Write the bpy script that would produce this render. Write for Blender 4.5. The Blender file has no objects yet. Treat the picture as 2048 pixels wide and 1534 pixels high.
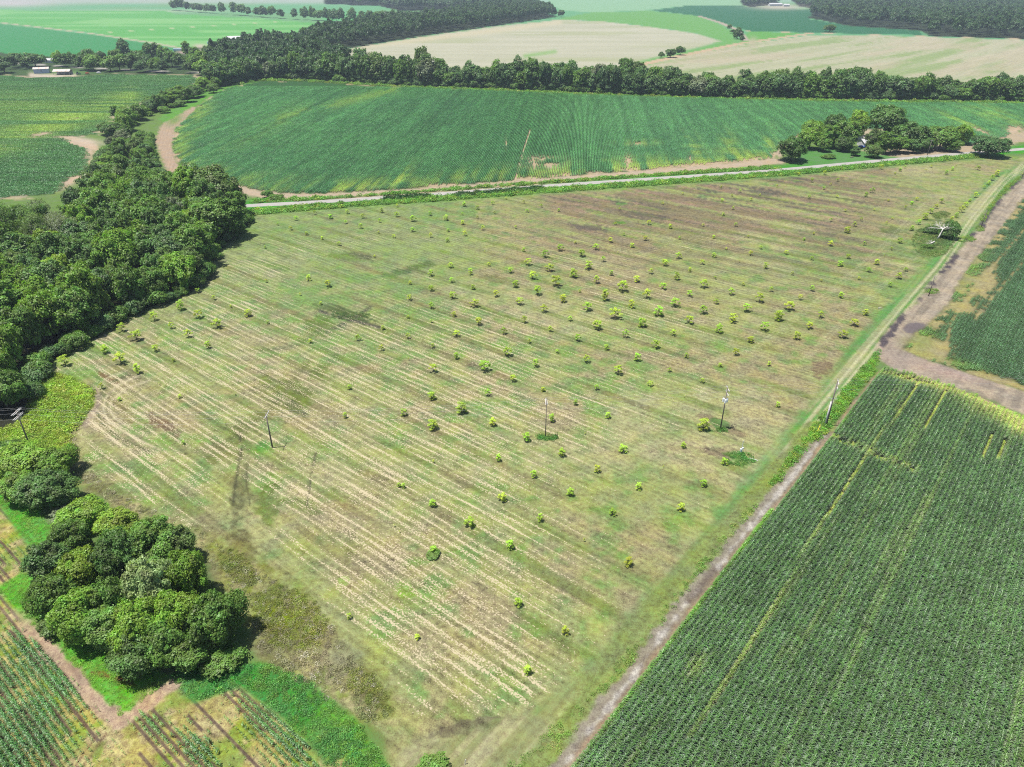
import bpy, math, random
import numpy as np
from math import pi, radians, atan, tan, sin, cos, hypot

# ---------------------------------------------------------------- camera, sky, sun, exposure
H = 100.0; F = 1440.0; PITCH = atan(827 / 1440)
SUN_EL = 74.0; SUN_AZ = 262.0          # compass bearing of the sun, degrees clockwise from +Y
scene = bpy.context.scene
col = scene.collection
cd = bpy.data.cameras.new('camera'); cam = bpy.data.objects.new('camera', cd); col.objects.link(cam)
cam.location = (0, 0, H); cam.rotation_euler = (pi / 2 - PITCH, 0, 0)
cd.sensor_width = 36; cd.lens = F / 2048 * 36; cd.clip_start = 1; cd.clip_end = 90000
scene.camera = cam
w = bpy.data.worlds.new('World'); scene.world = w; w.use_nodes = True
wt = w.node_tree; sky = wt.nodes.new('ShaderNodeTexSky'); sky.sky_type = 'NISHITA'; sky.sun_disc = False
sky.sun_elevation = radians(SUN_EL); sky.sun_rotation = radians(SUN_AZ); sky.altitude = 100
sky.air_density = 1.0; sky.dust_density = 1.5; sky.ozone_density = 1.0
bg = wt.nodes['Background']; wt.links.new(sky.outputs[0], bg.inputs[0]); bg.inputs[1].default_value = 0.085
ld = bpy.data.lights.new('sun', 'SUN'); sun = bpy.data.objects.new('sun', ld); col.objects.link(sun)
ld.energy = 5.0; ld.angle = radians(0.55); ld.color = (1.0, 0.955, 0.88)
sun.rotation_euler = (radians(90 - SUN_EL), 0, radians(-SUN_AZ) + pi)
scene.view_settings.view_transform = 'Standard'; scene.view_settings.look = 'None'
scene.view_settings.exposure = 0.85; scene.view_settings.gamma = 1.0
scene.cycles.use_denoising = False; scene.cycles.filter_width = 1.1; scene.cycles.max_bounces = 5; scene.cycles.diffuse_bounces = 3; scene.cycles.glossy_bounces = 2
scene.cycles.transmission_bounces = 3; scene.cycles.volume_bounces = 0; scene.cycles.transparent_max_bounces = 4
HAZE = 0.00008
WORLD = 2.75                            # how bright a lit white surface comes out; turns photo tones into albedos

# ---------------------------------------------------------------- numbers
rng = np.random.default_rng(7); random.seed(7)
cp, sp = cos(PITCH), sin(PITCH)
def at(u, v, z=0.0):
    """the point at height z that the photograph's pixel looks at"""
    x = (np.asarray(u, float) - 1024) / F; y = (767 - np.asarray(v, float)) / F
    t = (z - H) / (-sp + y * cp)
    return x * t, (cp + y * sp) * t
def px(X, Y, Z=0.0):
    dy = Y * cp - (Z - H) * sp; uy = Y * sp + (Z - H) * cp
    return 1024 + F * X / dy, 767 - F * uy / dy
def pt(u, v, z=0.0):
    a, b = at(u, v, z); return float(a), float(b)
def hgt(u, v, hp):
    """height in metres of a thing hp pixels tall whose foot is at pixel u, v"""
    X, Y = pt(u, v); _, v1 = px(X, Y, 1.0)
    k = v - v1; h = hp / k
    for _ in range(4):
        _, vv = px(X, Y, h); h *= hp / (v - vv)
    return h
def lin(c):
    c = np.asarray(c, float) / 255
    return np.where(c <= .04045, c / 12.92, ((c + .055) / 1.055) ** 2.4)
def A(*c, k=1.0):
    return lin(c) / WORLD * k
_T = rng.random((256, 256))
def vn(x, y, s=0):
    x = np.asarray(x) + s * 37.7; y = np.asarray(y) + s * 91.3
    xi = np.floor(x).astype(int); yi = np.floor(y).astype(int); fx = x - xi; fy = y - yi
    fx = fx * fx * (3 - 2 * fx); fy = fy * fy * (3 - 2 * fy)
    a = _T[xi & 255, yi & 255]; b = _T[(xi + 1) & 255, yi & 255]; c = _T[xi & 255, (yi + 1) & 255]; d = _T[(xi + 1) & 255, (yi + 1) & 255]
    return (a * (1 - fx) + b * fx) * (1 - fy) + (c * (1 - fx) + d * fx) * fy
def fbm(x, y, s=0, o=4):
    r = 0; a = .5; n = 0
    for i in range(o):
        r = r + a * vn(x, y, s + i * 3); n += a; a *= .5; x = x * 2.03; y = y * 2.03
    return r / n                        # 0..1
def ss(a, b, x):
    t = np.clip((x - a) / (b - a), 0, 1); return t * t * (3 - 2 * t)
def row(X, Y, az):
    """metres across and along rows that run along compass bearing az"""
    a = radians(az); return X * cos(a) - Y * sin(a), X * sin(a) + Y * cos(a)
AZ_C, AZ_O, AZ_M = 39.0, -51.1, 5.0
AZ_L = 88.0

def sdist(poly, X, Y):
    """signed distance in metres (positive inside) to a pixel polygon laid on the ground"""
    P = np.array([pt(*q) for q in poly]); out = np.full(X.shape, -60.0)
    x0, y0 = P.min(0) - 60; x1, y1 = P.max(0) + 60
    m = (X > x0) & (X < x1) & (Y > y0) & (Y < y1)
    x = X[m]; y = Y[m]; d = np.full(x.shape, 1e9); ins = np.zeros(x.shape, bool)
    for i in range(len(P)):
        ax, ay = P[i - 1]; bx, by = P[i]; ex, ey = bx - ax, by - ay
        t = np.clip(((x - ax) * ex + (y - ay) * ey) / (ex * ex + ey * ey + 1e-9), 0, 1)
        d = np.minimum(d, (x - ax - t * ex) ** 2 + (y - ay - t * ey) ** 2)
        if ay != by:
            c = ((ay > y) != (by > y)) & (x < (bx - ax) * (y - ay) / (by - ay) + ax); ins ^= c
    d = np.sqrt(d); out[m] = np.where(ins, d, -d); return out
def ldist(line, X, Y, closed=False):
    P = np.array([pt(*q) for q in line]); d = np.full(X.shape, 3600.0)
    x0, y0 = P.min(0) - 60; x1, y1 = P.max(0) + 60
    m = (X > x0) & (X < x1) & (Y > y0) & (Y < y1); x = X[m]; y = Y[m]; dd = np.full(x.shape, 3600.0)
    for i in range(1, len(P)):
        ax, ay = P[i - 1]; bx, by = P[i]; ex, ey = bx - ax, by - ay
        t = np.clip(((x - ax) * ex + (y - ay) * ey) / (ex * ex + ey * ey + 1e-9), 0, 1)
        dd = np.minimum(dd, (x - ax - t * ex) ** 2 + (y - ay - t * ey) ** 2)
    d[m] = dd; return np.sqrt(d)

# ---------------------------------------------------------------- where the fields lie (traced on the ground)
PG = dict(
 centre=[(455,177),(520,162),(600,162),(700,168),(900,178),(1200,190),(1500,199),(1700,204),(2048,207),(2500,213),(2600,262),(2048,258),(2010,275),(1935,292),(1840,262),(1700,258),(1620,262),(1580,290),(1556,300),(1548,316),(1480,324),(1400,331),(1200,347),(1000,363),(860,375),(800,379),(640,387),(560,386),(500,378),(430,352),(370,336),(352,318),(344,290),(350,258),(372,238),(400,210),(425,192)],
 leftcrop=[(-500,150),(0,150),(60,156),(150,154),(230,149),(385,151),(398,160),(370,180),(330,187),(300,203),(250,212),(215,240),(196,255),(190,268),(130,276),(172,292),(176,312),(168,340),(135,372),(105,388),(40,393),(0,398),(-500,440)],
 orchard=[(495,470),(512,418),(700,408),(1000,386),(1300,366),(1600,346),(1900,322),(2048,312),(2300,296),(2040,345),(1930,450),(1860,560),(1700,690),(1640,800),(1560,900),(1420,1060),(1290,1215),(1180,1350),(1060,1440),(900,1534),(800,1640),(760,1480),(740,1450),(640,1400),(520,1320),(490,1240),(420,1130),(380,1060),(250,1030),(160,970),(120,870),(60,850),(90,740),(200,670),(280,620),(400,570),(430,500)],
 mow=[(2300,262),(2048,322),(1985,352),(1945,390),(1915,450),(1880,500),(1830,550),(1745,640),(1690,710),(1640,780),(1560,875),(1420,1045),(1290,1200),(1210,1300),(1130,1380),(1000,1450),(870,1485),(780,1500),(830,1640),(1010,1540),(1090,1490),(1180,1400),(1290,1270),(1420,1110),(1530,975),(1620,870),(1690,780),(1752,690),(1795,630),(1828,600),(1862,560),(1908,503),(1935,470),(1958,445),(1985,405),(2020,370),(2048,345),(2350,270)],
 dirt=[(2600,290),(2300,320),(2048,355),(2020,380),(1990,412),(1968,450),(1940,474),(1912,508),(1868,560),(1832,606),(1798,636),(1762,676),(1752,700),(1760,722),(1790,742),(1850,757),(1960,792),(2048,830),(2600,1040),(2600,960),(2048,781),(1900,734),(1835,712),(1812,694),(1858,655),(1885,625),(1915,600),(1925,575),(1945,545),(1964,515),(1990,485),(2020,446),(2052,398),(2600,360)],
 soy=[(2046,397),(2011,444),(1982,483),(1964,503),(1946,524),(1932,545),(1911,580),(1898,608),(1871,634),(1850,656),(1832,666),(1807,700),(1838,712),(1900,734),(2048,781),(2600,955),(2700,500),(2600,350)],
 corn=[(1762,738),(1850,757),(1960,795),(2048,833),(2600,1060),(2600,2200),(700,2200),(1122,1545),(1240,1400),(1400,1196),(1475,1100),(1560,997),(1640,893),(1675,850),(1718,790)],
 forest=[(-500,500),(0,478),(90,468),(140,450),(172,425),(186,385),(198,345),(212,305),(232,275),(292,275),(298,310),(312,350),(335,388),(375,405),(430,415),(485,425),(497,442),(462,472),(425,505),(410,550),(370,585),(275,618),(195,662),(105,715),(65,755),(50,810),(20,850),(-40,880),(-500,960)],
 brushlime=[(75,765),(110,745),(165,768),(192,790),(170,835),(140,868),(90,890),(40,900),(-10,905),(-20,870),(50,840),(62,800)],
 brushdry=[(170,840),(150,870),(165,920),(230,985),(330,1030),(420,1070),(470,1110),(530,1150),(620,1190),(690,1290),(780,1390),(800,1440),(740,1455),(640,1395),(520,1315),(500,1240),(420,1130),(385,1055),(250,1020),(170,975),(110,900),(130,865),(170,835)],
 lime1=[(-300,880),(10,955),(60,1000),(100,1050),(92,1092),(60,1095),(0,1010),(-300,900)],
 lime2=[(-60,1130),(0,1172),(45,1140),(120,1180),(260,1310),(345,1352),(300,1395),(237,1437),(160,1345),(75,1262),(0,1190),(-60,1150)],
 lime3=[(335,1350),(430,1330),(520,1325),(600,1350),(690,1420),(745,1480),(790,1560),(790,1700),(700,1640),(640,1510),(560,1430),(480,1372),(420,1395),(385,1402)],
 yard=[(1592,328),(1600,298),(1660,292),(1780,300),(1850,312),(1760,324),(1640,331)],
 yarddirt=[(1720,300),(1790,275),(1880,290),(1960,286),(2048,262),(2400,250),(2400,270),(2048,282),(1985,300),(1930,308),(1800,316)],
 midtrack=[(385,214),(348,236),(322,248),(311,280),(320,310),(334,345),(368,350),(352,318),(344,290),(350,258),(372,238),(392,216)],
 trackgrass=[(455,177),(520,162),(500,155),(440,168),(400,180),(345,215),(315,238),(330,246),(350,236),(390,213),(425,192)],
 beige1=[(640,112),(690,98),(740,91),(850,73),(1000,52),(1115,40),(1200,42),(1290,52),(1390,66),(1445,82),(1400,95),(1340,108),(1290,122),(1240,150),(1100,160),(900,140),(740,125)],
 bright1=[(1112,38),(1180,25),(1300,22),(1400,32),(1460,58),(1480,84),(1440,100),(1380,112),(1330,120),(1240,150),(1230,140),(1290,120),(1340,107),(1400,95),(1445,82),(1390,66),(1290,52),(1200,42)],
 beige2=[(1290,135),(1330,120),(1480,90),(1620,70),(1750,71),(2048,80),(2700,100),(2700,200),(2048,180),(1900,175),(1600,170),(1400,160)],
 tri=[(1497,63),(1602,66),(1560,76),(1495,90),(1480,85)],
 farsoy=[(1300,21),(1370,12),(1480,12),(1560,16),(1640,20),(1618,38),(1700,52),(1840,61),(1845,70),(1690,67),(1497,62),(1450,47),(1410,34),(1350,26)],
 paleTop=[(1090,-5),(1480,-8),(1490,10),(1370,12),(1300,20),(1180,25),(1120,20)],
 green1=[(-500,8),(0,20),(330,22),(350,28),(500,36),(700,52),(835,66),(600,80),(490,88),(470,94),(372,97),(190,66),(0,44),(-500,10)],
 soy1=[(-500,25),(0,48),(190,70),(365,99),(350,125),(100,118),(0,125),(-500,150)],
 green2=[(640,22),(830,32),(960,32),(900,45),(800,50),(740,55),(650,45)],
 belt=[(-500,110),(0,105),(170,120),(330,108),(420,90),(520,92),(610,85),(660,100),(640,112),(740,125),(900,140),(1100,160),(1240,150),(1290,135),(1400,160),(1600,170),(2048,180),(2700,200),(2700,212),(2048,205),(1700,201),(1500,197),(1200,188),(900,176),(600,160),(520,160),(440,168),(385,150),(230,148),(150,153),(60,155),(0,148),(-500,150)],
 wood2=[(590,98),(650,76),(790,52),(840,45),(900,38),(960,24),(1060,12),(1112,34),(1000,50),(850,71),(740,89),(670,100),(640,112)],
 wood3=[(645,-12),(1055,-14),(1065,8),(1000,14),(960,22),(880,20),(800,22),(760,12),(650,8)],
 wood4=[(1640,-2),(1740,-14),(2048,-6),(2700,20),(2700,100),(2048,78),(1860,72),(1840,61),(1700,52),(1618,36)],
 wood5=[(1480,-4),(1545,-4),(1560,8),(1500,14),(1485,10)],
 wood6=[(1560,-14),(1700,-14),(1650,18),(1600,14),(1585,2)],
)
LN = dict(
 road=[(300,425),(502,411),(600,406),(700,400),(850,390),(1000,379),(1150,368),(1300,358),(1560,340),(1720,325),(1900,309),(2048,298),(2500,266)],
 gravel=[(1650,868),(1600,935),(1520,1030),(1440,1128),(1360,1222),(1290,1318),(1220,1412),(1150,1510),(1080,1620)],
 farmroad=[(-500,20),(0,45),(190,68),(300,85),(372,98),(440,104)],
 fieldroad=[(195,66),(560,43)],
 toptrack=[(1400,33),(1440,45),(1475,60),(1492,80)],
 diag=[(1200,155),(1250,137),(1330,118),(1480,87),(1620,67)],
 cross=[(1496,62),(1620,66),(2048,78),(2600,92)],
 corner=[(-40,1140),(0,1190),(60,1255),(130,1340),(190,1405),(236,1447),(290,1410),(350,1368)],
 beltroad=[(-500,132),(0,124),(60,128),(160,135),(300,142),(400,145),(460,148)],
 ditch=[(2060,340),(2027,370),(1997,404),(1975,430),(1962,455),(1945,470),(1935,480)],
 ditch2=[(1915,508),(1890,540),(1868,562),(1856,578),(1834,607),(1803,637),(1786,660),(1764,691)],
 rowedge=[(480,376),(560,392),(700,391),(860,379),(1000,368),(1200,352),(1400,336),(1545,322)],
)
# ---------------------------------------------------------------- material helpers
def new_mat(name):
    m = bpy.data.materials.new(name); m.use_nodes = True; nt = m.node_tree
    b = nt.nodes['Principled BSDF']; b.inputs['Roughness'].default_value = .8
    return m, nt, b
def N(nt, t, **k):
    n = nt.nodes.new(t)
    for a, v in k.items(): setattr(n, a, v)
    return n
def mathn(nt, op, a, b=None, clamp=False):
    n = N(nt, 'ShaderNodeMath', operation=op, use_clamp=clamp)
    for i, x in enumerate((a, b)):
        if x is None: continue
        if isinstance(x, (int, float)): n.inputs[i].default_value = x
        else: nt.links.new(x, n.inputs[i])
    return n.outputs[0]
def ramp(nt, x, lo, hi, a=0.0, b=1.0):
    n = N(nt, 'ShaderNodeMapRange'); nt.links.new(x, n.inputs[0])
    for i, v in zip((1, 2, 3, 4), (lo, hi, a, b)): n.inputs[i].default_value = v
    return n.outputs[0]
def noise(nt, vec, scale, detail=3, rough=.55):
    n = N(nt, 'ShaderNodeTexNoise'); n.inputs['Scale'].default_value = scale
    n.inputs['Detail'].default_value = detail; n.inputs['Roughness'].default_value = rough
    nt.links.new(vec, n.inputs['Vector']); return n.outputs[0]
def mixc(nt, f, a, b, mode='MIX'):
    n = N(nt, 'ShaderNodeMix', data_type='RGBA', blend_type=mode)
    for i, x in ((0, f), (6, a), (7, b)):
        if isinstance(x, (int, float)): n.inputs[i].default_value = x
        elif isinstance(x, (tuple, list, np.ndarray)): n.inputs[i].default_value = (*[float(q) for q in x][:3], 1)
        else: nt.links.new(x, n.inputs[i])
    return n.outputs[2]
def plain(name, c, rough=.7, metal=0.0, var=.25, scale=3.0, dirt=None):
    """a painted, wooden or metal surface with uneven tone"""
    m, nt, b = new_mat(name); tc = N(nt, 'ShaderNodeTexCoord').outputs['Object']
    n1 = noise(nt, tc, scale, 5); n2 = noise(nt, tc, scale * 6, 3)
    v = ramp(nt, mathn(nt, 'ADD', n1, mathn(nt, 'MULTIPLY', n2, .5)), .45, 1.05, 1 - var, 1 + var)
    c0 = mixc(nt, 1.0, tuple(c), (1, 1, 1), 'MULTIPLY'); mm = N(nt, 'ShaderNodeVectorMath', operation='SCALE')
    nt.links.new(c0, mm.inputs[0]); nt.links.new(v, mm.inputs['Scale']); o = mm.outputs[0]
    if dirt is not None: o = mixc(nt, ramp(nt, n1, .52, .66), o, dirt)
    nt.links.new(o, b.inputs['Base Color']); b.inputs['Roughness'].default_value = rough; b.inputs['Metallic'].default_value = metal
    return m

def ground_material():
    m, nt, b = new_mat('ground_cover'); L = nt.links
    at_ = lambda n: N(nt, 'ShaderNodeAttribute', attribute_name=n)
    c = at_('tone').outputs['Color']; q = at_('feel'); sepq = N(nt, 'ShaderNodeSeparateXYZ'); L.new(q.outputs['Vector'], sepq.inputs[0])
    straw, grain, line = sepq.outputs
    rc = at_('rows').outputs['Vector']
    pos = N(nt, 'ShaderNodeNewGeometry').outputs['Position']
    g1 = noise(nt, pos, 4.2, 2, .65); g2 = noise(nt, pos, 1.1, 3); g3 = noise(nt, pos, .16, 4); g0 = noise(nt, pos, .30, 8, .78)
    v = mathn(nt, 'ADD', mathn(nt, 'MULTIPLY', mathn(nt, 'SUBTRACT', mathn(nt, 'ADD', mathn(nt, 'MULTIPLY', g1, .45), mathn(nt, 'MULTIPLY', g0, .55)), .5), 6.4), mathn(nt, 'ADD', mathn(nt, 'MULTIPLY', mathn(nt, 'SUBTRACT', g2, .5), 2.8), mathn(nt, 'MULTIPLY', mathn(nt, 'SUBTRACT', g3, .5), 1.3)))
    # mowing lines: noise drawn out along the rows
    def rn(sx, sy, sc, d=2):
        mp = N(nt, 'ShaderNodeMapping'); mp.inputs['Scale'].default_value = (sx, sy, 1); L.new(rc, mp.inputs[0]); return noise(nt, mp.outputs[0], sc, d)
    l1 = rn(1.0, .018, .9, 3); l2 = rn(1.0, .05, 2.2, 2)
    lv = mathn(nt, 'ADD', mathn(nt, 'MULTIPLY', mathn(nt, 'SUBTRACT', l1, .5), 1.7), mathn(nt, 'SUBTRACT', l2, .5))
    sx = N(nt, 'ShaderNodeSeparateXYZ'); L.new(rc, sx.inputs[0]); wob = rn(.12, .03, 1.0, 3)
    wv = mathn(nt, 'SINE', mathn(nt, 'ADD', mathn(nt, 'MULTIPLY', sx.outputs[0], 3.3), mathn(nt, 'MULTIPLY', wob, 9)))
    lv = mathn(nt, 'ADD', lv, mathn(nt, 'MULTIPLY', wv, .16))
    v = mathn(nt, 'ADD', mathn(nt, 'MULTIPLY', v, grain), mathn(nt, 'MULTIPLY', lv, line))
    sc = N(nt, 'ShaderNodeVectorMath', operation='SCALE'); L.new(c, sc.inputs[0]); L.new(mathn(nt, 'MAXIMUM', mathn(nt, 'ADD', v, 1.0), .25), sc.inputs['Scale'])
    col_ = sc.outputs[0]
    # blades of greener and browner growth
    hs = N(nt, 'ShaderNodeHueSaturation'); L.new(col_, hs.inputs['Color'])
    L.new(ramp(nt, mathn(nt, 'ADD', mathn(nt, 'MULTIPLY', g1, .5), mathn(nt, 'MULTIPLY', g2, .5)), .36, .64, .472, .526), hs.inputs['Hue']); L.new(ramp(nt, g3, .3, .7, .85, 1.15), hs.inputs['Saturation'])
    col_ = hs.outputs[0]
    # cut straw lying in lines
    f1 = rn(1.0, .7, 3.3, 2); f2 = rn(1.0, .014, .95, 2); f3 = rn(1.0, .05, 2.0, 2)
    th = mathn(nt, 'ADD', mathn(nt, 'MULTIPLY', wv, .10), mathn(nt, 'ADD', mathn(nt, 'ADD', mathn(nt, 'MULTIPLY', f1, 1.35), mathn(nt, 'MULTIPLY', f2, .62)), mathn(nt, 'ADD', mathn(nt, 'MULTIPLY', f3, .9), mathn(nt, 'MULTIPLY', straw, .42))))
    fl = mathn(nt, 'MULTIPLY', ramp(nt, th, 1.99, 2.12), ramp(nt, straw, .0, .25))
    col_ = mixc(nt, mathn(nt, 'MULTIPLY', fl, .85), col_, A(244, 228, 190))
    L.new(col_, b.inputs['Base Color']); b.inputs['Roughness'].default_value = .95; b.inputs['Specular IOR Level'].default_value = .15
    bp = N(nt, 'ShaderNodeBump'); bp.inputs['Strength'].default_value = .55; bp.inputs['Distance'].default_value = .22
    L.new(mathn(nt, 'ADD', g1, mathn(nt, 'MULTIPLY', g2, 1.4)), bp.inputs['Height']); L.new(bp.outputs[0], b.inputs['Normal'])
    return m

def blob(u, v, cu, cv, ru, rv, ang=0.0):
    a = radians(ang); x = u - cu; y = v - cv
    xx = x * cos(a) + y * sin(a); yy = -x * sin(a) + y * cos(a)
    return np.exp(-((xx / ru) ** 2 + (yy / rv) ** 2))
def seg(u, v, pts, w_):
    """closeness to a pixel polyline, w_ pixels wide"""
    d = np.full(np.shape(u), 1e9)
    for i in range(1, len(pts)):
        ax, ay = pts[i - 1]; bx, by = pts[i]; ex, ey = bx - ax, by - ay
        t = np.clip(((u - ax) * ex + (v - ay) * ey) / (ex * ex + ey * ey), 0, 1)
        d = np.minimum(d, (u - ax - t * ex) ** 2 + (v - ay - t * ey) ** 2)
    return np.exp(-d / (w_ * w_))

# how the crops thrive: 'yel' = pale lime growth, 'bare' = missing plants
def crop_centre(X, Y, u, v):
    n1 = fbm(X * .03, Y * .03, 11); n2 = fbm(X * .10, Y * .10, 12); a, l = row(X, Y, AZ_M); st = fbm(a * .25, l * .012, 13)
    sd = sdist(PG['centre'], X, Y); low = ldist(LN['rowedge'], X, Y)
    yel = .75 * seg(u, v, [(372, 335), (352, 285), (400, 215)], 26) + .5 * blob(u, v, 430, 345, 50, 16, 10)
    yel += .55 * seg(u, v, [(560, 240), (680, 208), (800, 178)], 8) + .55 * blob(u, v, 800, 352, 30, 14, -40) + .6 * seg(u, v, [(640, 382), (740, 372), (820, 355)], 10)
    yel += .15 * seg(u, v, [(440, 300), (520, 270), (600, 225)], 22)
    yel += np.where(u > 900, 1.3, .7) * np.exp(-(low / 26) ** 2) * ss(.38, .60, n1 + .17) + .8 * blob(u, v, 1275, 287, 34, 6) + .7 * blob(u, v, 1390, 300, 30, 16, 60) + .6 * blob(u, v, 1460, 290, 16, 26, -30)
    yel += .7 * blob(u, v, 1990, 232, 60, 14, 18) + .8 * blob(u, v, 1925, 245, 50, 8, 20) + .8 * blob(u, v, 1540, 285, 14, 22)
    yel = np.clip(yel * ss(.30, .66, st + (n2 - .5) * .5) * .8, 0, 1)
    bare = .9 * blob(u, v, 1085, 326, 40, 14) * ss(.35, .55, n2) + .8 * blob(u, v, 1256, 322, 8, 12) + .6 * blob(u, v, 1380, 318, 8, 8) + 1.0 * seg(u, v, [(1030, 358), (1048, 300), (1060, 260)], 1.3)
    bare += .8 * blob(u, v, 1012, 286, 2, 12) + .9 * blob(u, v, 2030, 262, 26, 12) + .7 * blob(u, v, 1960, 262, 30, 5, 20) + .6 * blob(u, v, 1275, 288, 16, 3)
    bare += .8 * ss(9, 0, sd) * ss(.5, .6, n2)
    return yel, np.clip(bare, 0, 1), sd
def crop_left(X, Y, u, v):
    n1 = fbm(X * .03, Y * .03, 21); n2 = fbm(X * .1, Y * .1, 22); a, l = row(X, Y, AZ_L); st = fbm(a * .12, l * .012, 23)
    sd = sdist(PG['leftcrop'], X, Y)
    yel = .95 * seg(u, v, [(-40, 292), (60, 268), (130, 243), (260, 200)], 24) + .5 * seg(u, v, [(0, 215), (120, 220)], 30) + .3 * blob(u, v, 330, 156, 60, 6)
    yel = np.clip(yel * (.12 + .6 * ss(.32, .62, st)), 0, 1)
    bare = .9 * blob(u, v, 85, 268, 30, 4, -8) + .6 * blob(u, v, 150, 238, 20, 3, -8) + 1.1 * blob(u, v, 160, 284, 40, 7, 12) + .9 * blob(u, v, 140, 365, 28, 7, -30) + .9 * blob(u, v, 180, 305, 12, 14)
    bare += .7 * ss(8, 0, sd) * ss(.48, .6, n2) + .5 * seg(u, v, [(130, 274), (60, 276), (0, 290)], 2)
    return yel, np.clip(bare, 0, 1), sd
def crop_soy(X, Y, u, v):
    n1 = fbm(X * .06, Y * .06, 31); n2 = fbm(X * .22, Y * .22, 32); sd = sdist(PG['soy'], X, Y)
    yel = .9 * blob(u, v, 1840, 680, 30, 26) + .8 * blob(u, v, 1935, 545, 24, 60, 25) + .5 * blob(u, v, 1900, 725, 60, 8, 15)
    bare = 1.1 * blob(u, v, 1872, 695, 34, 16, 10) + 1.0 * blob(u, v, 1925, 615, 38, 12, 12) + .95 * blob(u, v, 1975, 570, 18, 32, 25) + .8 * blob(u, v, 1930, 560, 36, 18) + .5 * seg(u, v, [(1885, 715), (1905, 640), (1980, 540), (2048, 460)], 5) + .45 * seg(u, v, [(1950, 640), (2048, 520)], 4)
    bare += .8 * ss(7, 0, sd) * ss(.45, .55, n2)
    return np.clip(yel * (.5 + n2), 0, 1), np.clip(bare * (.55 + .9 * n2), 0, 1), sd
def crop_corn(X, Y, u, v):
    n1 = fbm(X * .05, Y * .05, 41); a, l = row(X, Y, AZ_C); st = vn(a * 1.03, l * .012, 42); sd = sdist(PG['corn'], X, Y)
    yel = .4 * seg(u, v, [(1370, 1490), (1530, 1250), (1660, 1020), (1740, 900), (1800, 830)], 3.5) + .4 * seg(u, v, [(1650, 875), (1745, 915), (1830, 950)], 5)
    yel += .3 * blob(u, v, 1390, 1345, 26, 14, -50) + .12 * seg(u, v, [(1560, 1330), (1760, 1130), (1850, 1010)], 16) * ss(.5, .6, st) + .12 * ss(.62, .8, st) + .6 * blob(u, v, 1860, 770, 60, 14, 15) + .7 * blob(u, v, 1990, 830, 70, 20, 20)
    bare = 1.0 * seg(u, v, [(1657, 878), (1745, 917), (1822, 948)], 2.2) + .95 * seg(u, v, [(1650, 1040), (1728, 920), (1745, 890)], 1.3)
    bare += .9 * seg(u, v, [(1790, 835), (1818, 795), (1830, 778)], 3.5) + .9 * seg(u, v, [(1848, 862), (1873, 815), (1888, 785)], 4) + .9 * seg(u, v, [(1963, 920), (1980, 880)], 5) + .8 * seg(u, v, [(1995, 925), (2005, 890)], 5)
    bare += .9 * blob(u, v, 1820, 765, 60, 6, 14) + .95 * blob(u, v, 1990, 812, 90, 10, 18) + .9 * blob(u, v, 2048, 850, 34, 26)
    return np.clip(yel, 0, 1), np.clip(bare, 0, 1), sd
def crop_thin(X, Y, u, v):
    """the patchy young crop in the near left corner: how many plants stand where"""
    n1 = fbm(X * .12, Y * .12, 51); a, l = row(X, Y, AZ_O)
    d = 1.1 * blob(u, v, 20, 1420, 130, 90, 45) + 1.0 * blob(u, v, 70, 1300, 60, 40, 48) + .9 * blob(u, v, 130, 1360, 60, 22, 50) + .9 * blob(u, v, 560, 1470, 120, 45, 42) + .8 * blob(u, v, 400, 1500, 60, 34, 40) + .5 * blob(u, v, 300, 1450, 60, 20, 45)
    d += 1.2 * blob(u, v, -60, 1600, 160, 120) + .8 * blob(u, v, 500, 1640, 160, 90) + .35 * blob(u, v, 20, 1110, 60, 30)
    keep = 1 - .95 * seg(u, v, LN['corner'], 14)
    return np.clip((d * (.35 + 1.3 * n1)) * keep, 0, 1)

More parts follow.
